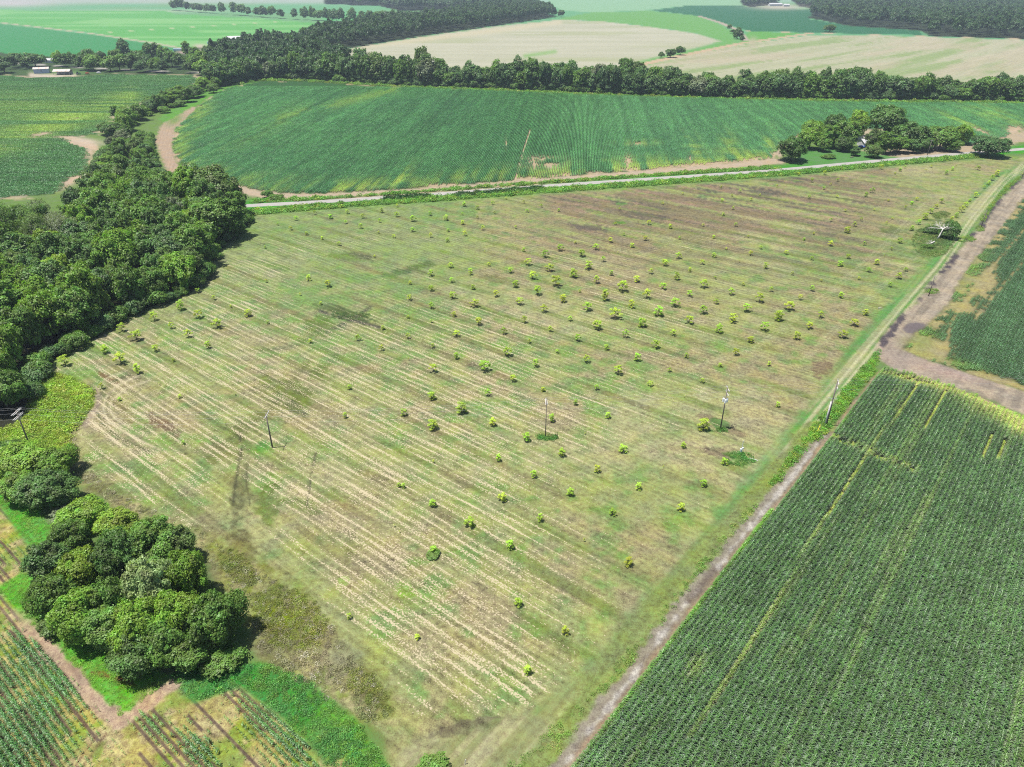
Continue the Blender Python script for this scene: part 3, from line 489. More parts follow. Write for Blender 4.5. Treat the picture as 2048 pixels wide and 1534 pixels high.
class MB:
    def __init__(s): s.v = []; s.f = []
    def box(s, c, d, rz=0.0, taper=1.0, tilt=0.0):
        b = len(s.v); cx, cy, cz = c; dx, dy, dz = (q / 2 for q in d)
        for z_ in (-1, 1):
            k = taper if z_ > 0 else 1
            for x_, y_ in ((-1, -1), (1, -1), (1, 1), (-1, 1)):
                x, y, z = x_ * dx * k, y_ * dy * k, z_ * dz
                if tilt: x, z = x * cos(tilt) - z * sin(tilt), x * sin(tilt) + z * cos(tilt)
                s.v.append((cx + x * cos(rz) - y * sin(rz), cy + x * sin(rz) + y * cos(rz), cz + z))
        s.f += [tuple(b + i for i in q) for q in ((3, 2, 1, 0), (4, 5, 6, 7), (0, 1, 5, 4), (1, 2, 6, 5), (2, 3, 7, 6), (3, 0, 4, 7))]; return s
    def tube(s, pts, rad, n=6, cap=True):
        b = len(s.v); pts = [np.array(p, float) for p in pts]
        for i, p in enumerate(pts):
            d = pts[min(i + 1, len(pts) - 1)] - pts[max(i - 1, 0)]; d = d / (np.linalg.norm(d) + 1e-9)
            a = np.cross(d, (0, 0, 1) if abs(d[2]) < .9 else (1, 0, 0)); a /= np.linalg.norm(a); c = np.cross(d, a); r = rad[i] if hasattr(rad, '__len__') else rad
            for k in range(n): t = 2 * pi * k / n; s.v.append(tuple(p + r * (cos(t) * a + sin(t) * c)))
        for i in range(len(pts) - 1):
            for k in range(n): s.f.append((b + i * n + k, b + i * n + (k + 1) % n, b + (i + 1) * n + (k + 1) % n, b + (i + 1) * n + k))
        if cap: s.f.append(tuple(b + k for k in reversed(range(n)))); e = b + (len(pts) - 1) * n; s.f.append(tuple(e + k for k in range(n)))
        return s
    def poly(s, pts): b = len(s.v); s.v += [tuple(p) for p in pts]; s.f.append(tuple(range(b, b + len(pts)))); return s
    def mesh(s, name, mat, bevel=0, smooth=False):
        me = bpy.data.meshes.new(name); me.from_pydata(s.v, [], s.f); me.materials.append(mat)
        if smooth: me.polygons.foreach_set('use_smooth', [True] * len(me.polygons))
        me.update(); return me
    def obj(s, name, mat, parent=None, bevel=0, smooth=False):
        o = link(name, s.mesh(name, mat, smooth=smooth), parent)
        if bevel: m = o.modifiers.new('bevel', 'BEVEL'); m.width = bevel; m.segments = 2; m.limit_method = 'ANGLE'
        return o

# ---------------------------------------------------------------- foliage
def leaf_material(name, src, trans=.36, rough=.5, fixed=None, crop=False, var=.52, hue=.02, spec=.35):
    m, nt, b = new_mat(name); L = nt.links
    if src == 'object': c = N(nt, 'ShaderNodeObjectInfo').outputs['Color']
    elif src == 'inst': c = N(nt, 'ShaderNodeAttribute', attribute_name='tc', attribute_type='INSTANCER').outputs['Color']
    else:
        r = N(nt, 'ShaderNodeRGB'); r.outputs[0].default_value = (*[float(q) for q in fixed], 1); c = r.outputs[0]
    lv = N(nt, 'ShaderNodeAttribute', attribute_name='leafv').outputs['Fac']; pos = N(nt, 'ShaderNodeNewGeometry').outputs['Position']
    n1 = noise(nt, pos, .45, 3); n2 = noise(nt, pos, .09, 2)
    hs = N(nt, 'ShaderNodeHueSaturation'); L.new(c, hs.inputs['Color'])
    L.new(mathn(nt, 'ADD', ramp(nt, n1, .3, .7, .5 - hue, .5 + hue), mathn(nt, 'MULTIPLY', mathn(nt, 'SUBTRACT', lv, .5), hue * 1.2)), hs.inputs['Hue'])
    if crop: L.new(mixc(nt, ramp(nt, lv, .62, .9), mixc(nt, 1.0, c, (1.62, 1.34, 1.75), 'MULTIPLY'), mixc(nt, 1.0, c, (.72, .88, .36), 'MULTIPLY')), hs.inputs['Color'])  # grey-white sheen of arching leaves put into their colour; whorl leaves greener
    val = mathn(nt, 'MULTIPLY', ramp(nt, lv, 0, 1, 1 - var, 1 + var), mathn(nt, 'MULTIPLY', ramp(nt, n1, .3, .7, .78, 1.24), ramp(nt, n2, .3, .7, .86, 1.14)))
    L.new(val, hs.inputs['Value']); o = hs.outputs[0]; L.new(o, b.inputs['Base Color']); b.inputs['Roughness'].default_value = rough; b.inputs['Specular IOR Level'].default_value = spec
    t = N(nt, 'ShaderNodeBsdfTranslucent'); L.new(mixc(nt, 1.0, o, (1.05, 1.15, .5), 'MULTIPLY'), t.inputs[0])
    mx = N(nt, 'ShaderNodeMixShader'); mx.inputs[0].default_value = trans; L.new(b.outputs[0], mx.inputs[1]); L.new(t.outputs[0], mx.inputs[2]); L.new(mx.outputs[0], nt.nodes['Material Output'].inputs[0])
    return m
LEAF = leaf_material('leaves', 'object'); LEAF_I = leaf_material('leaves_of_ground_plants', 'inst')
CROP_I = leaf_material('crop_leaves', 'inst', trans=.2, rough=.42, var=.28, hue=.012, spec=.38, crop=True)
BARK = plain('bark', (.10, .082, .065), .9, var=.45, scale=1.2); PALEBARK = plain('bleached_bark', (.50, .47, .43), .85, var=.2, scale=1.5)

def quads(P, Nn, S, asp=.7, rg=rng):
    """leaf-spray quads centred on P facing roughly Nn, sizes S"""
    n = len(P); Nn = Nn / (np.linalg.norm(Nn, axis=1, keepdims=True) + 1e-9); r = rg.normal(size=(n, 3)); t = np.cross(Nn, r); t /= (np.linalg.norm(t, axis=1, keepdims=True) + 1e-9); b = np.cross(Nn, t)
    S = np.asarray(S)[:, None]; bend = Nn * S * .22
    V = np.stack([P - t * S * .5 - bend, P - b * S * asp * .5 + t * S * .08, P + t * S * .5 - bend, P + b * S * asp * .5 - t * S * .05], 1).reshape(-1, 3)
    return V, np.arange(4 * n).reshape(-1, 4)
def crown_proto(seed, R=1.0, hz=.85, nl=34, leaves=9000, size=.06, kind='round', skirt=.35, rag=.25, small=0):
    """a crown of radius 1 round the origin: limbs' ends carry lobes, lobes carry leaf sprays"""
    rg = np.random.default_rng(seed); L = []
    for i in range(nl):
        for _ in range(60):
            d = rg.normal(size=3); d /= np.linalg.norm(d)
            if d[2] < -skirt: continue
            if kind == 'round': rr = rg.uniform(.5, .80)
            elif kind == 'spread': rr = rg.uniform(.45, .86) * (1 - .25 * abs(d[2]))
            else: rr = rg.uniform(.35, .8) * (1 - .35 * max(d[2], 0) * 0)
            c = d * rr; c[2] *= hz
            if kind == 'tall': c[2] = c[2] * 1.5; c[:2] *= .75
            if all(np.linalg.norm(c - q[0]) > (.15 if small else .24) for q in L): break
        rr_ = rg.uniform(.12, .30) if small else rg.uniform(.20, .36)
        L.append((c * (1 + (.30 - rr_) * .45 * small), rr_ * (1 + rag * rg.normal() * .5)))
    L.append((np.array([0, 0, .1]), .45)); C = np.array([q[0] for q in L]); Rr = np.array([max(q[1], .10) for q in L])
    w_ = Rr ** 2; k = rg.choice(len(L), size=int(leaves * 1.7), p=w_ / w_.sum()); d = rg.normal(size=(len(k), 3)); d /= np.linalg.norm(d, axis=1, keepdims=True)
    d[:, 2] = np.where(d[:, 2] < -.5, -d[:, 2], d[:, 2]); lump = .80 + .46 * fbm(d[:, 0] * 2.6 + k * 3.1, d[:, 1] * 2.6 + d[:, 2] * 2.1, 3, 2); rr = Rr[k] * rg.uniform(.62, 1.06, len(k)) * lump * np.where(rg.random(len(k)) < .10, 1.25, 1)
    P = C[k] + d * rr[:, None] * np.array([1, 1, .85])
    D = np.linalg.norm(P[:, None, :] - C[None], axis=2) / Rr[None]; D[np.arange(len(k)), k] = 9; keep = D.min(1) > .72; P = P[keep][:leaves]; d = d[keep][:leaves]
    out = P / (np.linalg.norm(P, axis=1, keepdims=True) + .2); Nn = d * .9 + out * .5 + np.array([0, 0, .75]) + rg.normal(size=P.shape) * .55
    S = size * rg.uniform(.45, 1.25, len(P)) * np.where(rg.random(len(P)) < .12, 1.6, 1); V, Q = quads(P, Nn, S, .72, rg)
    lv = rg.random(len(P)) * .55 + .45 * rg.random(len(L))[k[keep][:leaves]]
    return V, Q, lv, C, Rr
def limbs_mesh(C, Rr, trunk_h, seed, name='trunk', mat=None, r0=.045):
    """trunk with limbs reaching the lobes, in crown units; the crown's centre is at the origin"""
    rg = np.random.default_rng(seed); mb = MB(); z0 = -trunk_h; mb.tube([(0, 0, z0), (.01, .01, z0 * .7), (.02, -.01, z0 * .4), (.0, .0, -.1), (0, .02, .35)], [r0 * 1.25, r0, r0 * .85, r0 * .6, r0 * .2], 7)
    for c, r in list(zip(C, Rr))[:22]:
        s_ = np.array([0, 0, z0 * rg.uniform(.15, .5)]); m_ = (s_ + c) / 2 + np.array([0, 0, -.06]) + rg.normal(size=3) * .03
        mb.tube([s_, m_, c * .98], [r0 * .42, r0 * .26, r0 * .08], 4, cap=False)
    return mb.mesh(name, mat or BARK, smooth=True)
PROTO = {}
def make_protos():
    k = 0
    for cls_, n_, lv, sz in (('near', 5, 15000, .070), ('mid', 6, 8000, .088), ('far', 5, 2800, .145)):
        for i in range(n_):
            kind = ('round', 'spread', 'round', 'tall', 'spread', 'round')[i % 6]; k += 1
            V, Q, l, C, Rr = crown_proto(100 + k, kind=kind, nl=(78, 60, 34)[('near', 'mid', 'far').index(cls_)], small=(1, 1, 0)[('near', 'mid', 'far').index(cls_)], leaves=lv, size=sz, skirt=.8, hz=(.9, .84, 1.0, .9, .86, .95)[i % 6])
            PROTO.setdefault(cls_, []).append((np_mesh('crown', V, Q, [LEAF], l), limbs_mesh(C, Rr, 1.25 if kind != 'tall' else 1.6, 300 + k), kind))
    for i in range(4):          # thin, half bare crowns
        V, Q, l, C, Rr = crown_proto(200 + i, kind='spread', nl=26, leaves=3000, size=.06, rag=.5); PROTO.setdefault('thin', []).append((np_mesh('crown', V, Q, [LEAF], l), limbs_mesh(C, Rr, 1.25, 400 + i, mat=PALEBARK, r0=.05), 'spread'))
    for i in range(4):          # bushes that start at the ground
        V, Q, l, C, Rr = crown_proto(220 + i, kind='round', nl=30, leaves=3600, size=.11, hz=.62, skirt=.1); PROTO.setdefault('bush', []).append((np_mesh('foliage', V, Q, [LEAF], l), limbs_mesh(C, Rr, .42, 420 + i, name='stems', r0=.03), 'bush'))
make_protos()
GREENS = dict(mid=(.108, .200, .034), dark=(.084, .160, .036), deep=(.068, .134, .040), blue=(.094, .172, .056), bright=(.142, .255, .030), yellow=(.19, .29, .030), olive=(.110, .175, .044), grey=(.145, .180, .098), pale=(.24, .32, .13), lime=(.17, .29, .032))
TREES = []
def tree(X, Y, h, r, tone='mid', cls_='mid', label=None, group=None, name='broadleaf_tree', cat='tree', idx=None, z=0.0, lo=None):
    d_ = math.sqrt(X * X + Y * Y + H * H); i = idx if idx is not None else random.randrange(6); seen = .25 if 'inside the wood' in (label or '') else 1
    if 'middle row' in (label or ''): seen = .4
    if 'back row' in (label or ''): seen = .15
    TREES.append((-(h * r) / d_ ** 2 * seen - (10 if group is None else 0), len(TREES), (X, Y, h, r, tone, cls_, label, group, name, cat, i, z, lo)))
def plant_trees():
    T = sorted(q for q in TREES if q[2][8] == 'broadleaf_tree'); B = [q for q in TREES if q[2][8] != 'broadleaf_tree']
    for q in T[:300] + B: plant(*q[2])
    rest = [q[2] for q in T[300:]]; pr = [me for c_ in ('mid', 'far') for me in [far_copy(m_) for m_, _, _ in PROTO[c_]]]; nm_ = len(PROTO['mid']); P = []; sc = []; tc = []; ix = []
    for (X, Y, h, r, tone, c_, *_r) in rest:
        k = random.randrange(nm_) if c_ != 'far' else nm_ + random.randrange(len(PROTO['far'])); kind = (PROTO['mid'] + PROTO['far'])[k][2]; top = {'tall': 1.45, 'spread': .92}.get(kind, 1.02); zc = h * .5
        P.append((X, Y, zc)); sc.append((r, r, (h - zc) / top)); tc.append(np.array(GREENS[tone]) * random.uniform(.86, 1.14)); ix.append(k)
    print('trees', len(T), 'bushes', len(B), 'rest', len(rest)); instancer('broadleaf_trees', pr, np.array(P), rng.uniform(0, 6.28, len(P)), np.array(sc), np.array(tc), ix, 'further crowns filling the wood and the belts between the single trees', 'trees')
def far_copy(me): m2 = me.copy(); m2.materials.clear(); m2.materials.append(LEAF_I); return m2
def plant(X, Y, h, r, tone='mid', cls_='mid', label=None, group=None, name='broadleaf_tree', cat='tree', idx=None, z=0.0, lo=None):
    P = PROTO[cls_]; i = idx if idx is not None else random.randrange(len(P)); cr, tr, kind = P[i % len(P)]
    bush = cls_ == 'bush'; e = empty(name, (X, Y, z)); c = link('foliage' if bush else 'crown', cr, e); t = link('stems' if bush else 'trunk', tr, e)
    top = {'tall': 1.45, 'spread': .92, 'round': 1.02, 'bush': .74}[kind]; th = {'tall': 1.6, 'bush': .42}.get(kind, 1.25)
    # crown centre height and vertical scale so that the tree is h metres tall
    share = {'bush': .38}.get(kind, .47 if lo is None else lo); zc = h * share; sz = (h - zc) / top
    if kind != 'bush' and sz > r * 2.0: sz = r * 2.0; zc = h - sz * top
    rz = random.uniform(0, 6.28); c.location = (0, 0, zc); c.scale = (r * random.uniform(.85, 1.12), r * random.uniform(.82, 1.15), sz * random.uniform(.92, 1.04)); c.rotation_euler = (random.uniform(-.14, .14), random.uniform(-.14, .14), rz)
    t.location = (0, 0, zc); t.scale = (r, r, max(zc / th, .2)); t.rotation_euler = (0, 0, rz)
    g = np.array(GREENS[tone]) * random.uniform(.86, 1.14); c.color = (*[float(q) for q in g], 1)
    tag(e, label, cat, group); return e

def inside(poly, X, Y): return sdist(poly, np.atleast_1d(np.asarray(X, float)), np.atleast_1d(np.asarray(Y, float)))
def scatter(poly, d, inset=0.0, n=4000, box=None):
    P = np.array([pt(*q) for q in poly]); x0, y0 = P.min(0); x1, y1 = P.max(0)
    if box: x0, y0, x1, y1 = max(x0, box[0]), max(y0, box[1]), min(x1, box[2]), min(y1, box[3])
    X = rng.uniform(x0, x1, n); Y = rng.uniform(y0, y1, n); s_ = sdist(poly, X, Y); k = s_ > inset; X, Y, s_ = X[k], Y[k], s_[k]; out = []; g = {}
    for x, y, q in zip(X, Y, s_):
        c = (int(x // d), int(y // d))
        if any(hypot(x - a, y - b) < d for i in (-1, 0, 1) for j in (-1, 0, 1) for a, b in g.get((c[0] + i, c[1] + j), ())): continue
        g.setdefault(c, []).append((x, y)); out.append((x, y, q))
    return out

# the wood along the left edge, every tree in view one by one
n_tree = {'forest': 0, 'line': 0}
for x, y, q in scatter(PG['forest'], 7.6, 2.0, 6000, box=(-260, 120, 60, 620)):
    u, v = px(x, y, 12)
    if u < -90 or v > 960: continue
    corridor = v < 330
    h = random.uniform(13, 23.5) + (3 if v < 480 and u > 330 else 0); h *= (.66 if corridor else 1) * (.85 if px(x, y)[1] < 415 and u < 340 else 1); r = h * (1.1 if corridor else 1) * random.uniform(.33, .43)
    if q < 5: h *= .8; r *= .92
    bare_zone = blob(u, v, 60, 420, 110, 50) > .4
    if bare_zone and random.random() < .55: tone, c_ = random.choice(('grey', 'olive', 'grey')), 'thin'
    else:
        tone = random.choices(('mid', 'dark', 'blue', 'bright', 'olive', 'yellow', 'grey'), ((6, 4, 2.5, 3.5, 1.5, .4, .6) if v < 560 else (7, 2, 1, 7, 1.2, 1.4, .2)))[0]; c_ = 'mid'
        if v > 700: c_ = 'near'
    lab = {'thin': 'grey half bare tree among the leafy crowns of the wood at the left edge', 'near': 'full green tree at the near lower end of the wood at the left edge'}.get(c_, 'leafy %s tree standing inside the wood at the left edge' % {'mid': 'mid green', 'dark': 'dark green', 'blue': 'bluish green', 'bright': 'bright green', 'olive': 'olive green', 'yellow': 'yellow green', 'grey': 'greyish'}[tone])
    tree(x, y, h, r, tone, c_, lab, 'trees of the wood at the left edge'); n_tree['forest'] += 1
# big round trees at the wood's corner by the road and the shrubs down the bare lane
for (u, v, z, h, r, tone, lab) in [(455, 420, 12, 20, 9, 'mid', 'big round green tree at the corner of the wood where the road ends'), (405, 382, 14, 21, 7.5, 'dark', 'tall dark tree behind the big round tree at the wood corner'), (345, 412, 12, 18, 6, 'grey', 'dull reddish grey tree inside the wood near the bare lane'),
        (229, 226, 5, 12, 5.5, 'dark', 'single dark round tree standing apart at the top of the left wood'), (385, 184, 5, 11, 8, 'dark', 'wide dark tree between the left field and the big green field'), (340, 198, 5, 10, 7, 'dark', 'low wide dark tree just left of the bare lane head'), (312, 205, 5, 9, 5, 'dark', 'small dark tree beside the left field edge'),
        (360, 205, 3, 6.5, 5.5, 'mid', 'rounded green shrub at the head of the bare lane'), (222, 258, 5, 10, 5.5, 'mid', 'green tree below the single dark tree on the left field edge'), (425, 172, 6, 10, 6, 'mid', 'green tree where the lane trees meet the long tree belt')]:
    x, y = pt(u, v, z); tree(x, y, h, r, tone, 'mid', lab, 'trees of the wood at the left edge' if u in (345,) else None)
for i, (u, v) in enumerate([(318, 222), (330, 226), (302, 222), (345, 215), (300, 232), (286, 228), (335, 212), (265, 246), (276, 238), (440, 170), (452, 166), (466, 164), (482, 160), (496, 158), (418, 180), (404, 186)]):
    x, y = pt(u, v); tree(x, y, random.uniform(3, 5.5), random.uniform(3.5, 5.5), random.choice(('lime', 'bright', 'mid') if i < 9 else ('mid', 'lime')), 'bush', 'low light green bush in the row of bushes between the two crop fields', 'bushes between the two crop fields', 'bush', 'bush')

for i in range(34):
    t_ = (i + random.random() * .6) / 34; u = np.interp(t_, [0, .3, .55, .8, 1], [228, 262, 322, 372, 440]) + random.uniform(-12, 12); v = np.interp(t_, [0, .3, .55, .8, 1], [272, 248, 216, 200, 172]) + random.uniform(-7, 5)
    x, y = pt(u, v); tree(x, y, random.uniform(9, 15), random.uniform(5, 7.5), random.choice(('mid', 'dark', 'bright', 'mid', 'blue')), 'mid', 'green tree in the dense strip between the left field and the bare lane', 'trees in the strip beside the bare lane')

# the near clump at lower left: crown centre pixel, height of that centre, tree height, radius
CL = [(165, 1020, 4.5, 7.5, 5.2, 'lime', 'yellow green vine covered tree at the top of the near clump'), (232, 1040, 5, 8, 5.2, 'yellow', 'yellowish spreading tree at the upper right of the near clump'), (136, 1066, 5.5, 9, 3.6, 'mid', 'small green tree at the upper left of the near clump'),
      (92, 1120, 6, 11, 4.6, 'dark', 'dark green round tree at the left side of the near clump'), (100, 1182, 5.5, 10, 4.6, 'mid', 'dense green tree at the lower left side of the near clump'), (160, 1130, 6, 10, 4.6, 'yellow', 'bright yellow green tree left of centre in the near clump'),
      (225, 1100, 7.5, 12.5, 5.0, 'dark', 'darkest green tree in the middle of the near clump'), (300, 1072, 7, 11.5, 5.6, 'mid', 'large rounded dull green tree at the top right of the near clump'), (352, 1082, 5, 9, 4.0, 'olive', 'greyish olive tree at the right shoulder of the near clump'),
      (292, 1152, 9, 14.5, 4.7, 'pale', 'tall silvery pale leaved tree in the centre of the near clump'), (372, 1140, 6.5, 11.5, 4.6, 'bright', 'vivid green tree right of the silvery one in the near clump'), (158, 1215, 7, 12, 5.0, 'bright', 'fresh green tree low on the left of the near clump'),
      (222, 1190, 7, 12, 4.4, 'mid', 'mid green tree left of the silvery one in the near clump'), (208, 1254, 5.5, 10, 4.2, 'mid', 'mid green low tree at the bottom left of the near clump'), (272, 1238, 7.5, 12.5, 5.0, 'bright', 'tall bright green tree below the silvery one in the near clump'),
      (350, 1225, 7, 12, 4.8, 'lime', 'lime green tree low in the middle right of the near clump'), (425, 1222, 7, 12, 5.6, 'mid', 'large green tree at the right end of the near clump'), (272, 1300, 4.5, 8.5, 5.0, 'dark', 'dark green tree at the bottom edge of the near clump'),
      (378, 1302, 3.4, 6.5, 4.2, 'mid', 'low green tree at the bottom right of the near clump'), (322, 1270, 6, 10, 4.4, 'mid', 'green tree near the bottom middle of the near clump'),
      (48, 918, 5, 9, 6.4, 'lime', 'broad yellow green tree under the leftmost power pole'), (108, 915, 5, 8.5, 5.0, 'bright', 'bright green tree right of the leftmost power pole'), (92, 972, 5, 9, 6.0, 'dark', 'dark green tree just above the gap over the near clump'), (30, 968, 4.5, 8, 4.6, 'bright', 'bright green tree at the left edge beside the dark one'), (2, 905, 4, 7.5, 6, 'mid', 'green tree cut off by the left edge below the power pole')]
for i, (u, v, z, h, r, tone, lab) in enumerate(CL): x, y = pt(u, v, z); tree(x, y, h, r, tone, 'near', lab, None, idx=i, lo=.46)
for (u, v, h, r, tone, lab) in [(440, 1325, 2.6, 4.0, 'mid', 'low green bush at the lower right foot of the near clump'), (120, 1258, 3.2, 3.0, 'olive', 'olive bush at the lower left foot of the near clump'), (862, 1552, 2.2, 2.9, 'mid', 'dark green bush cut off by the bottom edge'), (867, 1112, 1.0, 1.5, 'mid', 'low dark green bush round the foot of a lime sapling'),
        (150, 1032, 2.5, 4, 'grey', 'greyish bush on the left side of the near clump top'), (536, 396, 4.2, 3.4, 'dark', 'lone dark bush on the verge at the left end of the road'), (552, 399, 2.6, 4, 'mid', 'low green bush right of the lone dark bush by the road'), (1656, 316, 2.2, 4.5, 'mid', 'low spreading shrub on the lawn by the farmhouse trees')]:
    x, y = pt(u, v); tree(x, y, h, r, tone, 'bush', lab, None, 'bush', 'bush')

# farmyard trees by the road, crown centres again
for i, (u, v, z, h, r, tone, lab) in enumerate([(1586, 296, 7.5, 14, 7.6, 'dark', 'dark round tree standing alone at the left of the farmyard by the road'), (1630, 256, 7, 13, 7, 'bright', 'bright green tree at the back left of the farmyard'), (1622, 275, 7, 13, 6.5, 'bright', 'green tree just right of the lone dark farmyard tree'), (1662, 272, 7.5, 14.5, 7, 'mid', 'green tree in the left group of farmyard trees'),
        (1690, 266, 9, 17, 7.5, 'mid', 'large green tree left of the farmhouse'), (1716, 248, 10, 19, 6.5, 'lime', 'tall lime green tree behind the farmhouse'), (1672, 250, 8, 15, 6.5, 'dark', 'dark tree behind the left group of farmyard trees'), (1776, 240, 12, 23, 11, 'dark', 'tallest broad dark tree of the farmyard'), (1748, 280, 6, 13, 4.6, 'olive', 'brownish olive tree right in front of the farmhouse'),
        (1776, 284, 7, 13, 7, 'mid', 'rounded green tree in front of the tallest farmyard tree'), (1826, 270, 8, 16, 9, 'dark', 'broad dark tree right of the tallest farmyard tree'), (1884, 276, 7, 14, 9, 'mid', 'wide green tree left of the yellow green one by the road'), (1924, 268, 6.5, 12, 6, 'lime', 'yellow green tree at the back right of the farmyard'), (1980, 290, 6.5, 13, 9, 'deep', 'wide dark tree over the road at the right end of the farmyard'), (1748, 303, 3.5, 7.5, 4.6, 'olive', 'low brownish tree beside the road in front of the farmhouse'), (1712, 303, 2.5, 5, 3.6, 'blue', 'grey green bush beside the farmhouse wall'), (1648, 290, 4, 9, 5, 'mid', 'low green tree at the back of the farmyard lawn'), (1690, 290, 4, 9, 5, 'dark', 'dark tree left of the parked car in the farmyard'), (1800, 292, 4, 10, 5.5, 'mid', 'green tree low in the middle of the farmyard group'), (1850, 290, 4, 9, 5, 'dark', 'dark low tree behind the roadside pole'), (1905, 292, 3.5, 8, 4.5, 'mid', 'small green tree at the right of the farmyard drive'), (1828, 296, 3, 8, 5, 'blue', 'bluish green low tree left of the roadside pole')]):
    x, y = pt(u, v, z); tree(x, y, h * 1.12, r * 1.28, tone, 'mid', lab, None, idx=i)

# the long belt of trees behind the green field
front = [(415, 177), (450, 171), (520, 158), (600, 159), (700, 165), (800, 171), (870, 174), (960, 176), (1020, 179), (1200, 187), (1400, 194), (1500, 196), (1650, 198), (1800, 200), (2048, 203), (2400, 214)]
FW = np.array([pt(*q) for q in front]); seglen = np.r_[0, np.cumsum(np.hypot(*np.diff(FW, axis=0).T))]
def along(s_): return np.interp(s_, seglen, FW[:, 0]), np.interp(s_, seglen, FW[:, 1])
for rw, (off, d0) in enumerate(((3.5, 10.0), (13, 11.5), (24, 14))):
    s_ = random.uniform(0, 5)
    while s_ < seglen[-1]:
        x, y = along(s_); y += off + random.uniform(-2, 2); u, v = px(x, y)
        if u > 2110: break
        h = random.uniform(18, 27) * (.8 + .4 * float(vn(np.array(x * .03), np.array(y * .03), 4))) * (1.14 if 640 < u < 860 else 1) * (1.1 if rw == 1 else 1) * (.9 if u > 1300 else 1); 
        if random.random() < .06: h *= 1.22
        if 1890 < u < 1935: h *= .7
        tone = random.choices(('mid', 'dark', 'blue', 'grey', 'olive', 'deep'), (3, 6, 5, .6, .8, 2))[0]
        lab = {0: 'dark tree in the front row of the long belt behind the green field', 1: 'tall tree in the middle row of the long belt behind the green field', 2: 'tree in the back row of the long belt behind the green field'}[rw]
        tree(x, y, h, random.uniform(7.5, 10.5), tone, 'far', lab, 'trees of the long belt'); n_tree['line'] += 1; s_ += d0 * random.uniform(.8, 1.35)
# trees about the far farm and the row in the far fields
for i, (u, v, h, r, tone) in enumerate([(10, 146, 20, 12, 'blue'), (-20, 150, 20, 12, 'blue'), (38, 134, 18, 9, 'blue'), (72, 134, 18, 13, 'dark'), (52, 138, 13, 7, 'dark'), (26, 138, 17, 8, 'blue'), (120, 133, 18, 8, 'bright'), (135, 134, 17, 9, 'dark'), (148, 134, 17, 8, 'dark'), (170, 140, 19, 10, 'dark'), (188, 142, 20, 10, 'mid'), (200, 140, 18, 9, 'mid'), (183, 132, 22, 9, 'blue'), (205, 132, 19, 8, 'blue'), (222, 143, 19, 10, 'mid'), (240, 141, 19, 10, 'mid'), (251, 118, 26, 11, 'blue'), (262, 140, 20, 10, 'dark'), (284, 145, 14, 8, 'deep'), (280, 132, 20, 10, 'dark'), (300, 122, 22, 9, 'dark'), (316, 120, 23, 9, 'dark'), (330, 124, 20, 9, 'mid'), (298, 142, 19, 9, 'deep'), (314, 145, 17, 9, 'mid'), (330, 146, 15, 8, 'deep'), (345, 134, 21, 10, 'dark'), (362, 138, 19, 9, 'dark'), (376, 118, 24, 9, 'mid'), (392, 120, 18, 8, 'mid'), (380, 146, 13, 7, 'dark'), (392, 140, 20, 9, 'mid'), (408, 135, 21, 9, 'bright'), (420, 128, 22, 10, 'dark'), (436, 134, 22, 10, 'dark'), (405, 150, 18, 9, 'bright'), (425, 156, 19, 9, 'dark'), (446, 150, 21, 9, 'mid'), (236, 128, 19, 9, 'mid')]):
    x, y = pt(u, v); tree(x, y, h, r, tone, 'far', 'tree in the broken belt between the far farm and the long belt' if u > 100 else 'tree beside the far farm at the left edge', 'trees about the far farm')
U_ = [350, 362, 376, 392, 402, 416, 426, 445, 470, 484, 498, 515, 528, 545, 562, 590, 610, 626, 640, 655, 668, 682, 705, 725, 742, 760, 775, 790, 806, 822]
for i, u in enumerate(U_):
    v = np.interp(u, [350, 392, 470, 560, 650, 740, 830], [21, 24, 30, 37, 42, 47, 54]); x, y = pt(u, v); h = 38 if i == 1 else (34 if u == 470 else random.uniform(23, 31)); tree(x, y, h, random.uniform(10, 15), random.choice(('blue', 'dark', 'deep')), 'far', 'tall tree at the left end of the tree row crossing the far fields' if i == 1 else 'rounded tree in the single row crossing the far fields', 'tree row in the far fields')
for i, (u, v, h, r, lab) in enumerate([(1248, 133, 11, 7, 'round bush like tree left of the pair on the far dirt road'), (1322, 116, 8, 5, 'small tree left in the little row by the far dirt road'), (1341, 115, 12, 8, 'middle tree of the little row by the far dirt road'), (1360, 110, 13, 7, 'right tree of the little row by the far dirt road'), (1475, 78, 18, 10, 'dark tree at the bend of the far dirt road'), (1484, 82, 9, 6, 'small tree under the dark one at the bend of the far dirt road'), (1466, 67, 8, 8, 'low bush above the bend of the far dirt road'), (1459, 57, 8, 6, 'small bush on the far dirt road above the bend'), (1658, 64, 15, 14, 'wide low dark tree on the edge of the far dark field'), (1122, 34, 18, 10, 'dark tree at the right tip of the far wood'), (1108, 32, 16, 9, 'tree beside the tip of the far wood'), (1268, 131, 5, 8, 'low scrub by the far dirt road')]):
    x, y = pt(u, v); tree(x, y, h, r, 'dark', 'far' if r > 5.5 else 'bush', lab)

